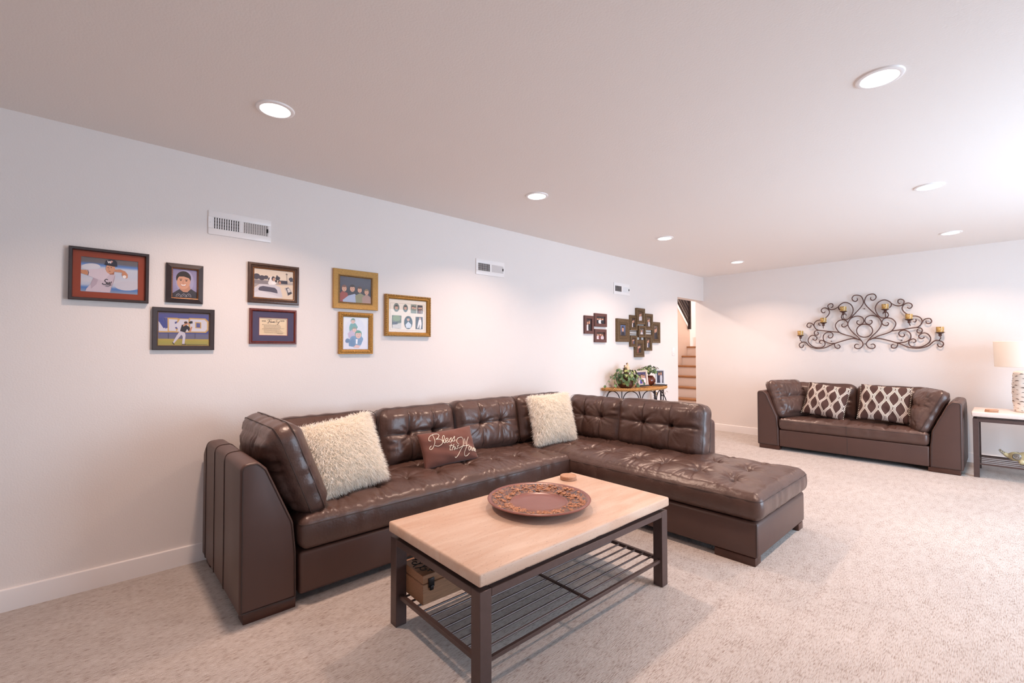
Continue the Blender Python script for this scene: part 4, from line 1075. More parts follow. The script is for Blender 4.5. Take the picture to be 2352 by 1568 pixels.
lbol(-1.935, 6.72, 0.630, R(62), R(22), 81)
lbol(-0.605, 6.70, 0.605, R(-66), R(26), 82)

# ================================================================== CUSHIONS ON THE SOFAS
def pillow_geo(w, h, t, n=26, pinch=0.06, ear=0.0, seed=1, wr=0.004):
    rr = np.random.default_rng(seed)
    a = np.linspace(-1, 1, n); V = []; UV = []; F = []
    U, W = np.meshgrid(a, a, indexing='ij')
    th = (np.clip(1 - np.abs(U) ** 2.6, 0, 1) ** .62) * (np.clip(1 - np.abs(W) ** 2.6, 0, 1) ** .62)
    X = w / 2 * U * (1 - pinch * (1 - W ** 2) * np.abs(U) ** 2); Y = h / 2 * W * (1 - pinch * (1 - U ** 2) * np.abs(W) ** 2)
    lump = sum(np.sin(rr.uniform(4, 11) * U + rr.uniform(4, 11) * W + rr.uniform(0, 6)) for _ in range(4)) * wr
    for s in (1, -1):
        Z = s * (t / 2 * th + lump * th)
        o = len(V)
        V += [(X[i, j], Y[i, j], Z[i, j]) for i in range(n) for j in range(n)]; UV += [((U[i, j] + 1) / 2, (W[i, j] + 1) / 2) for i in range(n) for j in range(n)]
        for i in range(n - 1):
            for j in range(n - 1):
                q = (o + i * n + j, o + (i + 1) * n + j, o + (i + 1) * n + j + 1, o + i * n + j + 1); F.append(q if s > 0 else q[::-1])
    # weld the rim
    rim = [(i, j) for i in range(n) for j in range(n) if i in (0, n - 1) or j in (0, n - 1)]
    mp = {n * n + i * n + j: i * n + j for i, j in rim}
    F = [tuple(mp.get(k, k) for k in f) for f in F]
    surf = lambda u, v: None
    return (V, F), UV, (X, Y, t, th, lump)
def pillow_z(w, h, t, u, v):
    return t / 2 * (max(0, 1 - abs(u) ** 2.6) ** .62) * (max(0, 1 - abs(v) ** 2.6) ** .62)

def pmatrix(centre, right, normal_tilt_up, spin=0.0):
    """right: horizontal direction of the width; face normal = right x up tilted upwards"""
    ex = Vector((right[0], right[1], 0)).normalized(); nh = Vector((ex.y, -ex.x, 0)); t = normal_tilt_up
    ez = nh * math.cos(t) + Vector((0, 0, 1)) * math.sin(t); ey = ez.cross(ex)
    return basis(centre, ex, ey, ez) @ Matrix.Rotation(spin, 4, 'Z')

def shag(w, h, t, n, seed, length=0.042):
    rr = np.random.default_rng(seed); V = []; F = []
    nrm = []
    for k in range(n):
        side = 1 if rr.random() < .72 else -1
        u, v = rr.uniform(-1, 1, 2)
        if rr.random() < .2:
            if rr.random() < .5: u = math.copysign(rr.uniform(.9, 1), u)
            else: v = math.copysign(rr.uniform(.9, 1), v)
        e = 0.02
        z = lambda a, b: side * pillow_z(w, h, t, a, b)
        x, y = w / 2 * u * (1 - .05 * (1 - v * v) * u * u), h / 2 * v * (1 - .05 * (1 - u * u) * v * v)
        zz = z(u, v)
        du = (z(min(u + e, 1), v) - z(max(u - e, -1), v)) / (2 * e * w / 2); dv = (z(u, min(v + e, 1)) - z(u, max(v - e, -1))) / (2 * e * h / 2)
        N = np.array([-du * side, -dv * side, 1.0]); N[2] *= 1; N = N * np.array([side * side, side * side, side]); N /= np.linalg.norm(N)
        if abs(u) > .9: N = N + np.array([math.copysign(.8, u), 0, 0])
        if abs(v) > .9: N = N + np.array([0, math.copysign(.8, v), 0])
        N /= np.linalg.norm(N)
        dr = N * .75 + rr.normal(0, .42, 3) + np.array([0, -.35, 0]); dr /= np.linalg.norm(dr)
        L = length * rr.uniform(.6, 1.15); wd = rr.uniform(.0009, .0017)
        sd = np.cross(dr, rr.normal(0, 1, 3)); sd /= np.linalg.norm(sd)
        p0 = np.array([x, y, zz]); p1 = p0 + dr * L * .5; p2 = p0 + dr * L + np.array([0, -.25, 0]) * L + sd * L * rr.uniform(-.2, .2)
        o = len(V)
        V += [p0 - sd * wd, p0 + sd * wd, p1 - sd * wd * 1.1, p1 + sd * wd * 1.1, p2]
        F += [(o, o + 1, o + 3, o + 2), (o + 2, o + 3, o + 4)]
    return V, F

def shag_pillow(lab, mw, seed, w=0.40, h=0.40, t=0.15):
    th_ = thing('shag_pillow', lab, 'pillow', mw, 'ivory shag pillows on the sectional')
    g, uv, _ = pillow_geo(w, h, t, 22, 0.05, seed=seed)
    mk('cover', g, 'ivory', parent=th_, angle=180)
    mk('shag_pile', shag(w, h, t, 21000, seed), 'ivory', parent=th_, angle=180, kind='stuff', fix=False)
shag_pillow('ivory shag pillow beside the sofa arm at the left end', pmatrix((-2.655, 1.115, 0.655), (0, 1), R(22), R(8)), 5, 0.41, 0.40)
shag_pillow('ivory shag pillow leaning in the inner corner of the sectional', pmatrix((-2.735, 3.02, 0.665), (math.cos(R(72)), math.sin(R(72))), R(15), R(3)), 9, 0.385, 0.40)

# brown lettered pillow
bw, bh, bt = 0.45, 0.25, 0.11
bmw = pmatrix((-2.715, 1.90, 0.570), (0.06, 1), R(24), R(2))
bp = thing('lettered_pillow', 'small brown pillow lettered Bless this House in cream script', 'pillow', bmw)
g, uv, _ = pillow_geo(bw, bh, bt, 34, 0.05, seed=12, wr=0.003)
ZG = np.array([v[2] for v in g[0][:34 * 34]]).reshape(34, 34)
def surf_z(u, v):
    a, b = (u + 1) / 2 * 33, (v + 1) / 2 * 33; i, j = min(32, max(0, int(a))), min(32, max(0, int(b))); f, h = a - i, b - j
    return ZG[i, j] * (1 - f) * (1 - h) + ZG[i + 1, j] * f * (1 - h) + ZG[i, j + 1] * (1 - f) * h + ZG[i + 1, j + 1] * f * h
mk('cover', g, 'brownfab', parent=bp, angle=180)
strokes = [[(733, 548), (748, 585), (757, 625), (755, 660), (742, 680), (727, 682), (722, 668), (735, 650)], [(722, 610), (705, 608), (702, 585), (715, 562), (745, 545), (778, 545), (790, 560), (783, 582), (765, 597)],
 [(762, 597), (800, 598), (822, 618), (818, 642), (795, 655), (765, 650)],
 [(822, 625), (836, 600), (838, 572), (829, 562), (821, 582), (826, 615), (838, 632), (850, 620)], [(850, 616), (868, 605), (870, 590), (858, 588), (848, 605), (852, 622), (866, 627), (880, 612)],
 [(880, 612), (897, 583), (897, 600), (904, 614), (894, 624), (881, 619)], [(904, 612), (922, 573), (923, 594), (932, 605), (921, 615), (908, 611)],
 [(902, 640), (898, 665), (901, 687), (910, 684)], [(886, 655), (915, 650)], [(924, 640), (918, 690)], [(919, 672), (930, 658), (937, 666), (937, 686)], [(945, 660), (946, 681)], [(947, 646), (948, 649)],
 [(966, 649), (956, 656), (965, 666), (960, 676), (951, 673)],
 [(985, 580), (1003, 600), (1004, 630), (996, 675), (982, 722), (968, 746), (958, 741)], [(965, 640), (950, 628), (946, 605), (958, 586), (985, 580)], [(1012, 590), (1022, 612), (1018, 640)],
 [(1046, 575), (1036, 640), (1031, 690), (1041, 724), (1060, 726), (1074, 704)], [(975, 670), (1000, 655), (1035, 650), (1060, 640)],
 [(1066, 648), (1056, 662), (1060, 682), (1072, 682), (1077, 662), (1068, 648)], [(1086, 650), (1086, 678), (1097, 684), (1105, 655), (1107, 682)], [(1124, 653), (1114, 660), (1124, 671), (1119, 682), (1110, 679)], [(1128, 676), (1138, 668), (1136, 656), (1128, 662), (1130, 682), (1140, 680)]]
pq = Pic([(607, 540), (1062, 474), (1166, 730), (738, 842)])
gs = []
for s_ in strokes:
    pts = []
    for q in smooth_path(s_, 4):
        u, v = pq.uv(q); u = (u - .5) * 2 * 0.98; v = (v - .5) * 2 * 0.98
        pts.append((bw / 2 * u * (1 - .05 * (1 - v * v) * u * u), bh / 2 * v * (1 - .05 * (1 - u * u) * v * v), surf_z(u, v) + 0.0018))
    gs.append(tube(pts, 0.0021, 6))
mk('lettering', join(*gs), 'cream', parent=bp, label='cream script reading Bless this House')

# two wave-print pillows on the loveseat
def wave_pillow(lab, mw, seed, w, h):
    th_ = thing('wave_print_pillow', lab, 'pillow', mw, 'brown wave-print pillows on the loveseat')
    g, uv, _ = pillow_geo(w, h, 0.13, 26, 0.04, seed=seed)
    mk('cover', g, 'wave', parent=th_, angle=180, uv=uv)
    ball = lathe([(0.0003, 0.0045), (0.0032, 0.0032), (0.0045, 0), (0.0032, -0.0032), (0.0003, -0.0045)], 6, cap=False)
    base = None
    for k in range(21):
        v = -1 + 2 * k / 20
        for s in (-1, 1):
            if base is None: base = o = mk('pompom', ball, 'cream', parent=th_, label='small cream pompom on the side edge')
            else: o = base.copy(); COL.objects.link(o); o.parent = th_
            o.location = (s * (w / 2 * (1 - .04 * (1 - v * v)) + 0.004), h / 2 * v, 0)
wave_pillow('brown and white wave-print pillow on the loveseat, nearer the doorway', pmatrix((-1.515, 6.70, 0.635), (1, -0.10), R(20), R(-7)), 3, 0.45, 0.41)
wave_pillow('brown and white wave-print pillow on the loveseat, nearer the lamp', pmatrix((-0.945, 6.68, 0.650), (1, 0.02), R(20), R(-3)), 4, 0.46, 0.42)

# ================================================================== COFFEE TABLE
TX, TY = -1.600, 1.672
ct = thing('coffee_table', 'rectangular travertine-topped coffee table on a bronze metal frame with slatted shelf', 'table', Matrix.Translation((TX, TY, 0)) @ Matrix.Rotation(R(-1.1), 4, 'Z'))
def stone_table(t, hw, hl, ztop, slab, leg, shelf_z, rods, stone, cross=True, rod_r=0.0048, skip=()):
    """slab on a recessed spacer, square-legged frame, shelf of rods running along y"""
    top = mk('stone_top', box(-hw, hw, -hl, hl, ztop - slab, ztop, 0.009, 3), stone, parent=t)
    zf = ztop - slab - 0.020
    ix, iy = hw - 0.008, hl - 0.008
    mk('spacer', join(box(-ix + .03, ix - .03, -iy + .03, iy - .03, zf, ztop - slab)), 'bronze', parent=t)
    lx = leg
    for sx in (-1, 1):
        for sy in (-1, 1):
            mk('leg', box(sx * ix, sx * (ix - lx), sy * iy, sy * (iy - lx), 0, zf, 0.002, 1), 'bronze', parent=t)
    for sx in (-1, 1): mk('rail', box(sx * ix, sx * (ix - 0.028), -iy + lx, iy - lx, zf - 0.030, zf, 0.0015, 1), 'bronze', parent=t)
    for sy in (-1, 1): mk('rail', box(-ix + lx, ix - lx, sy * iy, sy * (iy - 0.028), zf - 0.030, zf, 0.0015, 1), 'bronze', parent=t)
    for sx in (-1, 1): mk('shelf_bar', box(sx * (ix - 0.012), sx * (ix - 0.026), -iy + lx - .002, iy - lx + .002, shelf_z - 0.016, shelf_z, 0.001, 1), 'bronze', parent=t)
    for sy in (-1, 1):
        mk('shelf_bar', box(-ix + lx - .002, ix - lx + .002, sy * (iy - 0.016), sy * (iy - 0.036), shelf_z - 0.018, shelf_z, 0.001, 1), 'bronze', parent=t)
    g = tube([(0, -iy + 0.03, 0), (0, iy - 0.03, 0)], rod_r, 8)
    base = None; span = ix - 0.02
    for k in range(rods):
        x = -span + 2 * span * (k + 1) / (rods + 1)
        if base is None: base = o = mk('rod', g, 'bronze', parent=t)
        else: o = base.copy(); COL.objects.link(o); o.parent = t
        o.location = (x, 0, shelf_z - 0.006)
    if cross: mk('cross_bar', box(-span, span, -0.006, 0.006, shelf_z - 0.008, shelf_z), 'bronze', parent=t)
    return top
stone_table(ct, 0.345, 0.645, 0.466, 0.048, 0.054, 0.142, 11, 'travertine')

# platter
pt = thing('platter', 'large round brown ceramic platter with a leaf-relief rim on the coffee table', 'plate', (-1.625, 1.695, 0.466))
RP = 0.258
mk('underside', lathe([(0.0005, 0.001), (0.11, 0.0), (0.115, 0.001), (0.12, 0.006), (0.20, 0.024), (RP, 0.038), (RP + .003, 0.041)], 72, cap=False), 'platter', parent=pt, angle=60)
mk('well', lathe([(0.0005, 0.017), (0.10, 0.0168), (0.132, 0.018), (0.141, 0.022), (0.144, 0.024), (0.147, 0.0235)], 72, cap=False), 'platter', parent=pt, angle=60, label='plain mauve-brown centre')
mk('rim', lathe([(0.147, 0.0235), (0.17, 0.028), (0.21, 0.036), (0.243, 0.0425)], 72, cap=False), 'rim', parent=pt, angle=60, label='mottled blue-grey and brown rim')
mk('edge', lathe([(0.243, 0.0425), (0.249, 0.0455), (RP, 0.0465), (RP + 0.004, 0.0435), (RP + .003, 0.041)], 72, cap=False), 'platter', parent=pt, angle=60)
gs = []
rr = random.Random(4)
for k in range(150):
    th = rr.uniform(0, 2 * PI); r = rr.uniform(0.157, 0.234); zz = 0.0255 + (r - 0.147) * 0.197; sc = rr.uniform(0.012, 0.026); a0 = rr.uniform(0, 6.28)
    c = (r * math.cos(th), r * math.sin(th))
    for q in range(rr.choice([2, 3, 3, 4])):     # pointed leaflets with a ridge
        a = a0 + q * rr.uniform(.8, 1.2); L = sc * rr.uniform(.8, 1.2); wd = sc * .26
        d = (math.cos(a), math.sin(a)); n_ = (-d[1], d[0])
        P = [(c[0], c[1], zz), (c[0] + d[0] * L * .45 + n_[0] * wd, c[1] + d[1] * L * .45 + n_[1] * wd, zz), (c[0] + d[0] * L, c[1] + d[1] * L, zz + 0.0005), (c[0] + d[0] * L * .45 - n_[0] * wd, c[1] + d[1] * L * .45 - n_[1] * wd, zz), (c[0] + d[0] * L * .45, c[1] + d[1] * L * .45, zz + 0.0035)]
        gs.append((P, [(0, 1, 4), (1, 2, 4), (2, 3, 4), (3, 0, 4)]))
mk('leaf_relief', join(*gs), 'relief', parent=pt, kind='stuff', fix=False, angle=25)

def coaster(lab, x, y, z, group, r=0.05):
    c = mk('coaster', lathe([(0.0005, 0.001), (r - 0.003, 0.0), (r, 0.003), (r, 0.010), (r - 0.002, 0.0125), (r - 0.010, 0.0125), (r - 0.012, 0.0112), (r * .45, 0.0112), (r * .40, 0.0118), (0.0005, 0.0118)], 40, cap=False), 'coaster', angle=30)
    tag(c, lab, 'coaster', group, (x, y, z))
coaster('round tan stone coaster at the bottom of the pair on the coffee table', -1.838, 2.178, 0.466, 'coasters on the coffee table')
coaster('round tan stone coaster with rings on top, uppermost on the coffee table', -1.836, 2.176, 0.4788, 'coasters on the coffee table')

# wooden box on the shelf
wb = thing('wooden_box', 'small pale wooden box with carved lid on the coffee table shelf', 'box', Matrix.Translation((-1.838, 1.235, 0.1415)) @ Matrix.Rotation(R(-2), 4, 'Z'))
mk('body', box(-0.098, 0.098, -0.145, 0.145, 0.0, 0.088, 0.003, 1), 'box', parent=wb)
lid = mk('lid', box(-0.098, 0.098, -0.145, 0.145, 0.0905, 0.128, 0.004, 2), 'box', parent=wb)
gs = []
def spiral(cx, cy, r0, turns, s, a0, z=0.1285):
    return tube([(cx + s * (r0 * (1 - .85 * q / 26)) * math.cos(a0 + q / 26 * turns * 2 * PI), cy + (r0 * (1 - .85 * q / 26)) * math.sin(a0 + q / 26 * turns * 2 * PI), z) for q in range(27)], 0.0022, 5)
for ky in range(4):
    for sx in (-1, 1):
        cy = -0.105 + ky * 0.07
        gs += [spiral(sx * 0.040, cy, 0.030, 1.4, sx, 0.8 * ky), spiral(sx * 0.075, cy + 0.028, 0.014, 1.1, sx, 2.0), tube([(sx * 0.008, cy - .03, 0.1285), (sx * 0.02, cy, 0.1285), (sx * 0.008, cy + .03, 0.1285)], 0.0022, 5)]
mk('carving', join(*gs), 'dark', parent=lid, label='dark carved scrolls')
lt = mk('latch', join(box(0.098, 0.103, -0.118, -0.088, 0.070, 0.110, 0.002), box(0.101, 0.107, -0.112, -0.094, 0.058, 0.078, 0.002)), 'latch', parent=wb, label='dark metal latch')

# ================================================================== SIDE TABLE, LAMP
stt = thing('side_table', 'narrow stone-topped metal side table right of the loveseat', 'table', Matrix.Translation((0.09, 6.755, 0)) @ Matrix.Rotation(R(90), 4, 'Z'))
stone_table(stt, 0.285, 0.325, 0.645, 0.046, 0.042, 0.142, 4, 'pale_stone', cross=False)
# the shelf rods of the side table run front to back in pairs
coaster('thin brown coaster under another on the side table by the lamp', -0.098, 6.575, 0.645, 'coasters on the side table', 0.048)
coaster('thin brown coaster lying uppermost on the side table by the lamp', -0.095, 6.573, 0.6578, 'coasters on the side table', 0.048)
lp = thing('table_lamp', 'table lamp with a pitted white ceramic base and cream drum shade', 'lamp', (0.155, 6.80, 0.645))
nz, nt_ = 46, 64; V = []; F = []
for i in range(nz + 1):
    z = 0.405 * i / nz; base = 0.098 + 0.012 * math.sin(PI * i / nz) - (0.010 if i in (0, nz) else 0)
    for j in range(nt_):
        a = 2 * PI * j / nt_
        row = (z / 0.405) * 9; fr = row % 1; ph = a * 6 + (int(row) % 2) * PI
        b = base + 0.006 * (1 - fr) * (0.6 + 0.4 * math.cos(ph)) if 0 < i < nz else base
        V.append((b * math.cos(a), b * math.sin(a), z))
for i in range(nz):
    for j in range(nt_): F.append((i * nt_ + j, i * nt_ + (j + 1) % nt_, (i + 1) * nt_ + (j + 1) % nt_, (i + 1) * nt_ + j))
F += [tuple(range(nt_ - 1, -1, -1)), tuple(range(nz * nt_, (nz + 1) * nt_))]
lb = mk('base', (V, F), 'lampbase', parent=lp, angle=60)
rr = random.Random(9); pm = None
for row in range(1, 18):
    for j in range(8):
        a = (2 * j + (row % 2)) * PI / 8 + rr.uniform(-.1, .1); z = 0.405 * row / 18 - 0.004
        if pm is None:
            # a crescent-shaped pit
            pts = [(0.020 * q / 5, 0.010 * (1 - (q / 5) ** 2) - 0.004) for q in range(-5, 6)]; low = [(x * .97, y - 0.008 * (1 - (x / 0.02) ** 2)) for x, y in pts]
            ring_ = pts + low[::-1]
            pm = mk('pit', prism(ring_, 0, 0.0015, lambda u, v, t: (u, v, t)), 'pit', parent=lb); o = pm
        else: o = pm.copy(); COL.objects.link(o); o.parent = lb
        s = rr.uniform(.4, 1.1); i = min(nz, int(z / 0.405 * nz + .5)); rad = math.hypot(*V[i * nt_ + int(a / (2 * PI) * nt_) % nt_][:2])
        o.matrix_local = basis((math.cos(a) * (rad + .0005), math.sin(a) * (rad + .0005), z), (-math.sin(a), math.cos(a), 0), (0, 0, 1), (math.cos(a), math.sin(a), 0)) @ Matrix.Rotation(rr.uniform(-.3, .3), 4, 'Z') @ Matrix.Scale(s, 4)
mk('stem', lathe([(0.012, 0.405), (0.012, 0.47), (0.02, 0.475), (0.02, 0.53), (0.010, 0.535), (0.0005, 0.70)], 16), 'bronze', parent=lp)
mk('shade', lathe([(0.2235, 0.447), (0.2265, 0.445), (0.2295, 0.447), (0.2365, 0.699), (0.2335, 0.702), (0.2305, 0.699), (0.2235, 0.447)], 64, cap=False), 'shade', parent=lp)
mk('finial', lathe([(0.0005, 0.725), (0.008, 0.718), (0.010, 0.708), (0.004, 0.700)], 12), 'bronze', parent=lp)
mk('harp', join(tube([(0.012 + .05 * math.sin(q / 12 * PI), 0, 0.48 + 0.22 * q / 12) for q in range(13)], 0.002, 6), tube([(-0.012 - .05 * math.sin(q / 12 * PI), 0, 0.48 + 0.22 * q / 12) for q in range(13)], 0.002, 6)), 'bronze', parent=lp)

# elephant figurine on the lower shelf
def blob(name, parts, m, parent, vox=0.006):
    g = join(*parts); o = mk(name, g, m, parent=parent, angle=180, fix=False)
    md = o.modifiers.new('remesh', 'REMESH'); md.mode = 'VOXEL'; md.voxel_size = vox; md.use_smooth_shade = True
    sm = o.modifiers.new('smooth', 'SMOOTH'); sm.iterations = 6; sm.factor = 0.6
    return o
def ell(cx, cy, cz, rx, ry, rz, n=20, rot=None):
    V = []; F = []
    k = n // 2
    for i in range(k + 1):
        for j in range(n):
            a, b = PI * i / k, 2 * PI * j / n; V.append((rx * math.sin(a) * math.cos(b), ry * math.sin(a) * math.sin(b), rz * math.cos(a)))
    for i in range(k):
        for j in range(n): F.append((i * n + j, i * n + (j + 1) % n, (i + 1) * n + (j + 1) % n, (i + 1) * n + j))
    g = (V, F)
    if rot: g = tr(g, rot)
    return mv(g, cx, cy, cz)
el = thing('elephant_figurine', 'glazed cream elephant figurine with raised trunk on the side table shelf', 'figurine', (0.13, 6.72, 0.1415))
blob('body', [ell(0.03, 0, 0.070, 0.105, 0.062, 0.058), ell(-0.075, 0, 0.068, 0.050, 0.046, 0.046), *[ell(x, y, 0.025, 0.026, 0.024, 0.026) for x in (-0.03, 0.09) for y in (-0.035, 0.035)],
    tube([(-0.105, 0, 0.066), (-0.130, 0, 0.072), (-0.152, 0, 0.092), (-0.170, 0, 0.108), (-0.182, 0, 0.118)], [0.026, 0.021, 0.017, 0.014, 0.011], 12)], 'elephant', el)
mk('saddle', lathe([(0.0005, 0.158), (0.016, 0.155), (0.022, 0.146), (0.034, 0.138), (0.040, 0.128), (0.044, 0.110), (0.03, 0.10)], 24), 'elephant', parent=el).location = (0.03, 0, 0)
ear = [(0.045 * (1 - q / 30) * math.cos(q / 30 * 9.0 + 1.2), 0.040 * (1 - q / 30) * math.sin(q / 30 * 9.0 + 1.2)) for q in range(29)]
for sy in (-1, 1):
    e = mk('ear', join(ell(-0.062, sy * 0.043, 0.074, 0.034, 0.010, 0.032), tube([(-0.062 + u * .75, sy * (0.054), 0.074 + v * .75) for u, v in ear], 0.0042, 8)), 'blue_grey', parent=el)
mk('trunk_scroll', join(*[tube([(-0.150 - 0.012 * k + 0.010 * math.cos(q / 10 * 5), -0.018, 0.096 + 0.010 * k + 0.010 * math.sin(q / 10 * 5)) for q in range(11)], 0.003, 6) for k in range(3)]), 'blue_grey', parent=el)

# ================================================================== CONSOLE TABLE WITH PLANTS
CX0, CY0, CZ = XL + 0.012, 5.10, 0.808
CA, CB = 0.42, 0.585
con = thing('console_table', 'half-round console table with a rope-edged wicker top and scrolled iron legs', 'table', (CX0, CY0, 0))
def cur(phi, k=1.0): return (CA * k * math.sin(phi), -CB * k * math.cos(phi))
edge = [cur(PI * q / 48) for q in range(49)]
mk('wicker_top', prism([(x * .985, y * .985) for x, y in edge], CZ - 0.026, CZ - 0.003, lambda u, v, t: (u, v, t)), 'wicker', parent=con)
# the plaited rim: two strands twisted round each other
loop = edge + [(0.0, CB * (1 - q / 24)) for q in range(1, 48)]
lp3 = []
for a, b in zip(loop, loop[1:] + loop[:1]):
    k = max(1, int(math.hypot(b[0] - a[0], b[1] - a[1]) / 0.006))
    for q in range(k): lp3.append((a[0] + (b[0] - a[0]) * q / k, a[1] + (b[1] - a[1]) * q / k))
for s in range(3):
    pts = []
    for i, (x, y) in enumerate(lp3):
        a = i * 0.006 / 0.055 * 2 * PI + s * 2 * PI / 3; nx, ny = x / CA ** 2, y / CB ** 2; L = math.hypot(nx, ny) or 1
        off = 0.011 * math.cos(a)
        pts.append((max(0.012, x * .985 + nx / L * off), y * .985 + ny / L * off, CZ - 0.014 + 0.011 * math.sin(a)))
    mk('rope_strand', tube(pts, 0.0092, 8, closed=True), 'wicker', parent=con)
def curve_pt(phi, z, k=.93): x, y = cur(phi, k); return (x, y, z)
for ph in (0.12, 1.05, 2.09, 3.02):
    pts = [curve_pt(ph + 0.0, CZ - 0.03, .80), curve_pt(ph, 0.68, .95), curve_pt(ph, 0.52, 1.04), curve_pt(ph, 0.36, .96), curve_pt(ph, 0.20, .80), curve_pt(ph, 0.07, .86), curve_pt(ph, 0.006, .95)]
    mk('leg', tube([(max(.012, x), y, z) for x, y, z in smooth_path(pts, 6)], 0.0065, 8), 'iron', parent=con)
for ph in (0.55, 1.57, 2.6):
    mk('strut', tube([curve_pt(ph, CZ - 0.026, .9), curve_pt(ph, 0.45, .9)], 0.006, 8), 'iron', parent=con)
mk('stretcher', tube([curve_pt(PI * (0.03 + .94 * q / 30), 0.45, .9) for q in range(31)], 0.006, 8), 'iron', parent=con)
for c, hw_, z0 in ((0.30, 0.20, 0.60), (0.80, 0.22, 0.58), (1.32, 0.22, 0.60), (1.85, 0.25, 0.60), (2.35, 0.25, 0.58), (2.82, 0.17, 0.60)):
    arc = []
    for q in range(-9, 10):
        t_ = q / 9; arc.append(curve_pt(min(3.1, max(.03, c + hw_ * math.sin(t_ * PI / 2 * 1.15))), z0 + (CZ - 0.035 - z0) * math.cos(t_ * PI / 2 * .98) ** .8 if abs(t_) < .99 else z0 - 0.02, .92))
    mk('scroll', tube(smooth_path(arc, 2), 0.0058, 8), 'iron', parent=con)
def hook(ph, z, r, s): return tube([curve_pt(ph + s * r * 2.2 * math.cos(a) * (1 - a / 9), z + r * math.sin(a) * (1 - a / 9), .94) for a in np.linspace(-1.5, 4.5, 22)], 0.0055, 8)
mk('scroll', hook(2.55, 0.63, 0.05, 1), 'iron', parent=con); mk('scroll', hook(1.15, 0.62, 0.05, -1), 'iron', parent=con)
# vine decoration twisted on the right-hand leg: metal leaves and a yellow flower
lf2 = ([(0, 0, 0), (0.012, 0.016, 0.003), (0.03, 0.014, 0.002), (0.045, 0, 0.006), (0.03, -0.014, 0.002), (0.012, -0.016, 0.003)], [(0, 1, 2, 3), (0, 3, 4, 5)])
rr = random.Random(3); base = None
for k in range(9):
    ph, z = (3.02 + rr.uniform(-.02, .02), 0.60 + 0.014 * k) if k < 6 else (2.35 + rr.uniform(-.04, .04), 0.70 + 0.02 * (k - 6))
    x, y, z = curve_pt(ph, z, .97)
    if base is None: base = o = mk('metal_leaf', lf2, 'blue_grey', parent=con, fix=False)
    else: o = base.copy(); COL.objects.link(o); o.parent = con
    o.matrix_local = Matrix.Translation((x + .008, y, z)) @ Matrix.Rotation(rr.uniform(0, 6), 4, 'Z') @ Matrix.Rotation(rr.uniform(-1, 1), 4, 'Y')
yel = mat('yellow_petal', '#d9a520', 0.6)
x, y, z = curve_pt(3.0, 0.675, .98)
fl = mk('metal_flower', join(*[tr(([(0, 0, 0), (0.02, 0.008, 0.004), (0.030, 0, 0.002), (0.02, -0.008, 0.004)], [(0, 1, 2, 3)]), Matrix.Rotation(q * PI / 3, 4, 'Z')) for q in range(6)]), yel, parent=con, fix=False)
fl.matrix_local = Matrix.Translation((x + .012, y - .01, z)) @ Matrix.Rotation(R(70), 4, 'X')

# ivy: a five-pointed leaf shared by all leaves
lo = [(0, -0.1), (0.32, -0.30), (0.55, -0.02), (0.42, 0.18), (0.72, 0.42), (0.34, 0.48), (0.0, 1.0), (-0.34, 0.48), (-0.72, 0.42), (-0.42, 0.18), (-0.55, -0.02), (-0.32, -0.30)]
IV = [(x * .5, y * .62, 0.10 * abs(x) - 0.05 * y * y) for x, y in lo] + [(0, 0.15, 0.0)]
ivf = [(12, i, (i + 1) % 12) for i in range(12)]
def ivy(lab, cx, cy, z0, pot_g, pot_m, n, rx, ry, rz, zc, seed, trails, pot_kw=None, group=None):
    t = thing('potted_ivy', lab, 'plant', (cx, cy, z0), 'ivy plants on the console table')
    pt_ = mk('pot', pot_g, pot_m, parent=t, angle=60)
    rr = random.Random(seed); protos = {}
    stems = []
    def leaf(p, d, s, mm):
        if mm not in protos: protos[mm] = o = mk('leaf', (IV, ivf), mm, parent=t, fix=False, angle=180)
        else: o = protos[mm].copy(); COL.objects.link(o); o.parent = t
        nz_ = Vector((d[0], d[1], d[2] + .25)).normalized(); tip = Vector((d[0] * .6, d[1] * .6, -0.7 + rr.uniform(-.5, .9))); tip = (tip - nz_ * tip.dot(nz_)).normalized(); sx_ = tip.cross(nz_)
        o.matrix_local = basis(p, sx_, tip, nz_) @ Matrix.Rotation(rr.uniform(-.7, .7), 4, 'Z') @ Matrix.Rotation(rr.uniform(-.5, .5), 4, 'X') @ Matrix.Scale(s, 4)
    for k in range(n):
        a = rr.uniform(0, 2 * PI); e = math.acos(rr.uniform(-0.75 if pot_m == 'pot' else -.3, 1)); q = rr.uniform(.62, 1.0)
        d = (math.sin(e) * math.cos(a), math.sin(e) * math.sin(a), math.cos(e))
        p = (max(XL - cx + 0.02, d[0] * rx * q), d[1] * ry * q, zc + d[2] * rz * q)
        leaf(p, d, rr.uniform(0.045, 0.075), rr.choice(['leaf1', 'leaf1', 'leaf2', 'leaf2', 'leaf3']))
        if k % 5 == 0: stems.append(tube(smooth_path([(0, 0, zc - rz * .6), (p[0] * .5, p[1] * .5, zc + rz * .1), p], 4), 0.0016, 5))
    for tr_ in trails:
        pts = smooth_path(tr_, 5); stems.append(tube(pts, 0.0016, 5))
        for i in range(3, len(pts), 3): leaf(tuple(np.array(pts[i]) + [rr.uniform(-.012, .012), rr.uniform(-.012, .012), 0]), (0.7, -0.6, rr.uniform(0, .5)), rr.uniform(.045, .06), rr.choice(['leaf2', 'leaf1']))
    mk('stem', join(*stems), 'vine', parent=t)
pot1 = lathe([(0.0005, 0.004), (0.06, 0.0), (0.088, 0.02), (0.100, 0.05), (0.098, 0.078), (0.088, 0.088), (0.08, 0.080), (0.0005, 0.075)], 28, cap=False)
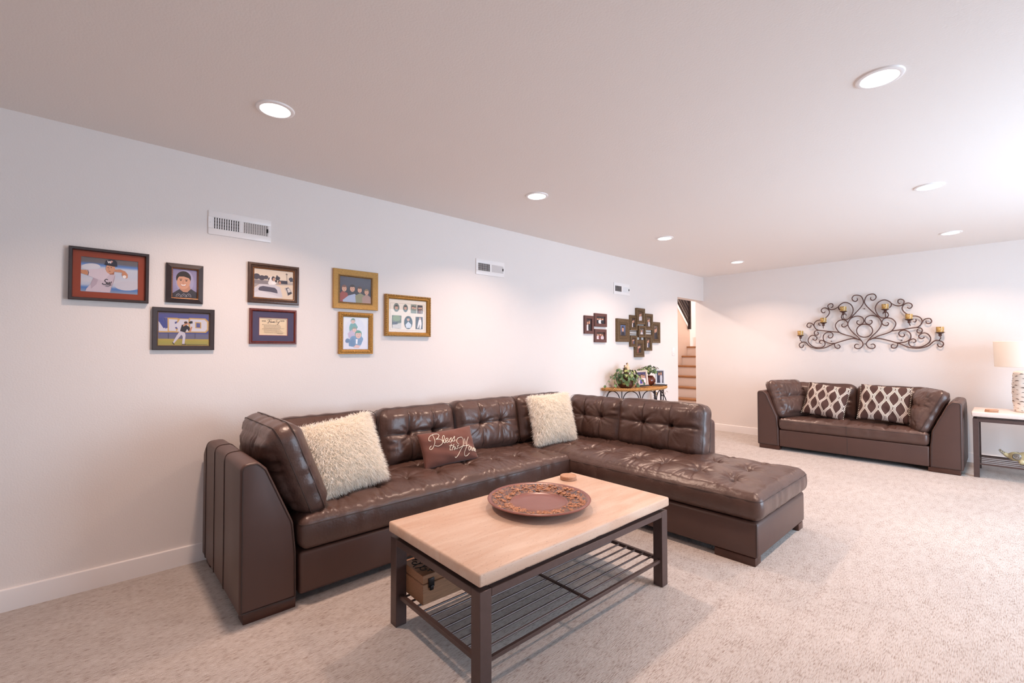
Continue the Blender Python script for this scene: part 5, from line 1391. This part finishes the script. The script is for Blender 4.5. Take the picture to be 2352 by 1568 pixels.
ivy('bushy variegated ivy in a dark basket pot, left on the console table', -3.115, 4.765, CZ, pot1, 'pot', 170, 0.150, 0.200, 0.125, 0.120, 2,
    [[(0.02, -0.12, 0.14), (0.05, -0.24, 0.17), (0.06, -0.40, 0.14), (0.06, -0.50, 0.05)], [(0.0, -0.1, 0.17), (0.05, -0.20, 0.23), (0.05, -0.27, 0.21), (0.06, -0.29, 0.05)], [(0.08, -0.02, 0.12), (0.14, 0.0, 0.10), (0.15, 0.02, 0.05), (0.15, 0.03, 0.03)], [(0.08, 0.12, 0.13), (0.13, 0.16, 0.1), (0.14, 0.18, 0.05)]])
pot2 = lathe([(0.0005, 0.003), (0.042, 0.0), (0.06, 0.012), (0.083, 0.05), (0.084, 0.075), (0.066, 0.108), (0.052, 0.118), (0.056, 0.126), (0.048, 0.126), (0.044, 0.110), (0.0005, 0.105)], 32, cap=False)
ivy('ivy trailing from a glossy round brown pot, right on the console table', -3.14, 5.335, CZ, pot2, 'glaze', 95, 0.12, 0.185, 0.080, 0.180, 6,
    [[(0.02, 0.1, 0.18), (0.05, 0.2, 0.18), (0.06, 0.235, 0.12), (0.06, 0.245, 0.07)], [(0.0, 0.0, 0.22), (0.0, 0.04, 0.27)], [(0, -.1, .2), (0.02, -.24, .21), (.03, -.32, .19)]])

fg = thing('couple_figurine', 'small brown and cream figurine pair among the left ivy on the console table', 'figurine', (-3.15, 4.835, CZ + 0.0005))
mk('plinth', lathe([(0.03, 0.0), (0.03, 0.185), (0.028, 0.19)], 16), 'clay', parent=fg)
for dx, dy, hgt, m1, m2 in ((0.0, -0.028, 0.075, 'clay', 'clay2'), (0.0, 0.022, 0.105, 'clay2', 'clay')):
    o = mk('body', mv(lathe([(0.024, 0.0), (0.028, hgt * .25), (0.022, hgt * .6), (0.016, hgt * .72), (0.006, hgt * .78)], 16), dx, dy, 0.188), m1, parent=fg, angle=60)
    mk('head', ell(dx, dy, 0.188 + hgt * .88, 0.013, 0.013, 0.016, 14), 'clay2', parent=o); mk('hair', ell(dx - .004, dy, 0.188 + hgt * .93, 0.014, 0.014, 0.014, 14), 'clay', parent=o)
    mk('shawl', ell(dx - .006, dy + .006, 0.188 + hgt * .5, 0.020, 0.024, hgt * .26, 14), m2, parent=o)

# standing photo frames on the console
def stand_frame(lab, mw, w, h, bd, m, pic, foot_w, bead=True):
    t = thing('standing_photo_frame', lab, 'picture', mw)
    mk('frame', ring(w, h, [(0.0, -0.010), (0.0, 0.004), (0.003, 0.007), (bd - .003, 0.006), (bd, 0.001)]), m, parent=t, angle=20)
    mk('backing', box(-w / 2 + .002, w / 2 - .002, -h / 2 + .002, h / 2 - .002, -0.010, 0.0005), 'slate', parent=t)
    pic.build('photo', t, -w / 2 + bd, w / 2 - bd, -h / 2 + bd, h / 2 - bd, 0.001)
    if bead: mk('bead_trim', beads(w, h, bd * .5, 0.006, 0.013, 0.006), 'pale_stone', parent=t)
    return t
p = small_pic(2, ('#3d3a66', '#c8a49a', [(.3, .38, .13, '#efe3e6', '#3a2a24'), (.55, .32, .13, '#e8c8c4', '#5a3a2c'), (.78, .38, .12, '#f0e8ea', '#8a6a4a')]))
p.raw([(.28, .02), (.55, .02), (.55, .36), (.34, .38)], '#4a48a8'); p.raw([(.6, .02), (.74, .02), (.72, .36), (.6, .36)], '#8a3a5a'); p.raw([(.80, .02), (.9, .02), (.84, .40), (.78, .36)], '#f0ecf0'); p.raw([(.06, .02), (.24, .02), (.24, .12), (.08, .14)], '#efe3e6')
fx = Vector((0.62, -0.78, 0)).normalized()     # faces the room
exv = Vector((-fx.y, fx.x, 0)); tl = R(10)
ez = fx * math.cos(tl) + Vector((0, 0, 1)) * math.sin(tl); ey = ez.cross(exv)
sf = stand_frame('bead-edged photo frame leaning between the two ivy plants', basis((-3.035, 4.985, CZ + 0.112), exv, ey, ez) @ Matrix.Rotation(R(4), 4, 'Z'), 0.150, 0.185, 0.022, 'pale_stone', p, 0.16)
ftm = mk('foot_block', box(-0.085, 0.085, -0.1035, -0.090, -0.02, 0.03), 'slate', parent=sf)
p2 = small_pic(4, ('#5a5c6e', '#4c4e60', [(.34, .24, .12, '#3a3d52', '#6b4a32'), (.66, .22, .12, '#cfd0da', '#8a6a4a')]))
fx = Vector((0.50, -0.86, 0)).normalized(); exv = Vector((-fx.y, fx.x, 0)); tl = R(6)
ez = fx * math.cos(tl) + Vector((0, 0, 1)) * math.sin(tl); ey = ez.cross(exv)
sf2 = stand_frame('clear acrylic stand holding a photo of a couple, right of the brown pot', basis((-3.005, 5.375, CZ + 0.112), exv, ey, ez), 0.115, 0.19, 0.018, 'acrylic', p2, 0.12, bead=False)
mk('foot_block', box(-0.085, 0.085, -0.106, -0.097, -0.05, 0.06), 'slate', parent=sf2)

# ================================================================== SCROLLED WALL IRONWORK
STROKES = [[(72,1932),(68,1907),(88,1889),(113,1903),(124,1933),(105,1965),(73,1970),(35,1956),(14,1921),(5,1875),(17,1838),(50,1789),(90,1740),(122,1702),(146,1670)],[(52,1636),(72,1637),(78,1611),(55,1587),(22,1598),(6,1630),(15,1672),(48,1696),(89,1698),(138,1675),(165,1633),(173,1592),(156,1541),(119,1486),(78,1441),(40,1390),(19,1355)],[(189,1708),(193,1731),(215,1737),(236,1718),(240,1688),(222,1666),(178,1663),(146,1690),(119,1748),(115,1800),(136,1850),(173,1879),(213,1884),(252,1861),(271,1834),(267,1804),(251,1785)],[(271,1839),(306,1811),(344,1801),(375,1811),(390,1840),(387,1865),(361,1882),(338,1874),(333,1849),(345,1831),(356,1833)],[(420,1783),(429,1768),(450,1766),(465,1790),(458,1815),(432,1830),(405,1824),(382,1801),(372,1767),(385,1731),(419,1694),(456,1673),(500,1667),(533,1649),(550,1619),(550,1585),(527,1547),(498,1531),(454,1525),(386,1513),(317,1503),(263,1495)],[(470,1603),(488,1597),(498,1614),(494,1631)],[(586,1612),(589,1583),(607,1573),(629,1581),(635,1605),(622,1630),(597,1633),(572,1622),(554,1594),(535,1556),(513,1533)],[(221,1610),(240,1594),(232,1569),(208,1565),(181,1586),(177,1617),(194,1647),(229,1660),(272,1648),(303,1611),(309,1576),(294,1536),(263,1492),(207,1463),(143,1440),(86,1410),(52,1390)],[(381,1462),(391,1444),(377,1424),(351,1430),(336,1460),(348,1489),(382,1503),(416,1492),(442,1462),(448,1422),(437,1388),(406,1364),(361,1350),(319,1351)],[(19,1355),(53,1395),(110,1410),(174,1400),(245,1377),(315,1351),(361,1330),(413,1300),(465,1285),(516,1282),(567,1294),(611,1318),(647,1360),(675,1374),(710,1364),(730,1345),(732,1321),(716,1298),(695,1301),(681,1322),(688,1336)],[(466,1349),(488,1358),(492,1377),(474,1394),(448,1388),(429,1364),(429,1334),(450,1305),(487,1297),(539,1299),(589,1328),(618,1366),(623,1404),(605,1443),(577,1463),(548,1459),(522,1435),(522,1411),(540,1396),(562,1405),(568,1418)],[(498,1529),(538,1522),(552,1497),(545,1473),(523,1464),(505,1480),(506,1499),(516,1510)],[(60,1328),(85,1338),(105,1318),(100,1292),(72,1279),(39,1292),(17,1329),(19,1355)],[(291,1328),(276,1331),(262,1311),(271,1288),(299,1286),(318,1306),(324,1336),(315,1351)]]
SXC = -1.213
sc = thing('wall_sconce', 'wrought-iron scroll candle sconce on the far wall above the loveseat', 'wall decoration', on_far(SXC, 1.50, 0.0))
ends = []
for k, s in enumerate(STROKES):
    pts = [(x / 1000, z / 1000 - 1.50) for x, z in s]
    pts = smooth_path(pts, 5)
    for sg in (1, -1):
        off = 0.030 if k % 2 else 0.036
        rads = [0.0062 * (0.55 + 0.45 * min(1, i / 6)) for i in range(len(pts))]
        mk('scroll', tube([(sg * x, z, off) for x, z in pts], rads, 8), 'rust', parent=sc)
mk('ring', tube([(0.082 * math.cos(2 * PI * q / 36), 0.008 + 0.083 * math.sin(2 * PI * q / 36), 0.033) for q in range(36)], 0.0062, 8, closed=True), 'rust', parent=sc)
for x, z in ((0.0, 0.29), (-0.36, -0.12), (0.36, -0.12), (0.0, -0.16)):
    mk('wall_peg', tube([(x, z, 0.0), (x, z, 0.034)], 0.006, 8), 'rust', parent=sc)
# candle cups: (x from the axis, z of the dish, stem foot)
cups = [(0.214, 1.765, (0.212, 1.672)), (0.437, 1.628, (0.445, 1.556)), (0.708, 1.463, (0.697, 1.376))]
labs = {(0, -1): 'gold mosaic candle cup, upper left on the ironwork', (1, -1): 'gold mosaic candle cup, middle left on the ironwork', (2, -1): 'gold mosaic candle cup, lowest at the left end of the ironwork',
        (0, 1): 'gold mosaic candle cup, upper right on the ironwork', (1, 1): 'gold mosaic candle cup, middle right on the ironwork', (2, 1): 'gold mosaic candle cup, lowest at the right end, towards the lamp'}
cg = lathe([(0.0005, 0.0), (0.030, 0.0), (0.034, 0.003), (0.0355, 0.062), (0.0335, 0.063), (0.032, 0.055), (0.0005, 0.050)], 24, cap=False)
first = None
for k, (x, z, (fx_, fz)) in enumerate(cups):
    for sg in (1, -1):
        X, Z = sg * x, z - 1.50
        prof = [(0.0005, -0.046), (0.008, -0.044), (0.015, -0.036), (0.017, -0.028), (0.012, -0.020), (0.020, -0.012), (0.034, -0.004), (0.043, 0.004), (0.041, 0.005), (0.030, 0.0)]
        d = lathe(prof, 24)
        d = [(X + a, Z + c, 0.062 - b) for a, b, c in d[0]], d[1]
        o = mk('candle_dish', d, 'rust', parent=sc, angle=50)
        mk('stem', tube(smooth_path([(X, Z - 0.042, 0.062), (X + sg * 0.004, (Z - .042 + fz - 1.5) / 2, 0.060), (sg * fx_, fz - 1.50, 0.038)], 5), 0.0045, 8), 'rust', parent=o)
        mwc = Matrix.Translation((SXC + X, YF - 0.062, z + 0.003))
        if first is None: first = c = mk('candle_cup', cg, 'mosaic', angle=40)
        else: c = first.copy(); COL.objects.link(c)
        tag(c, labs[(k, sg)], 'candle', 'gold candle cups on the ironwork', mwc)
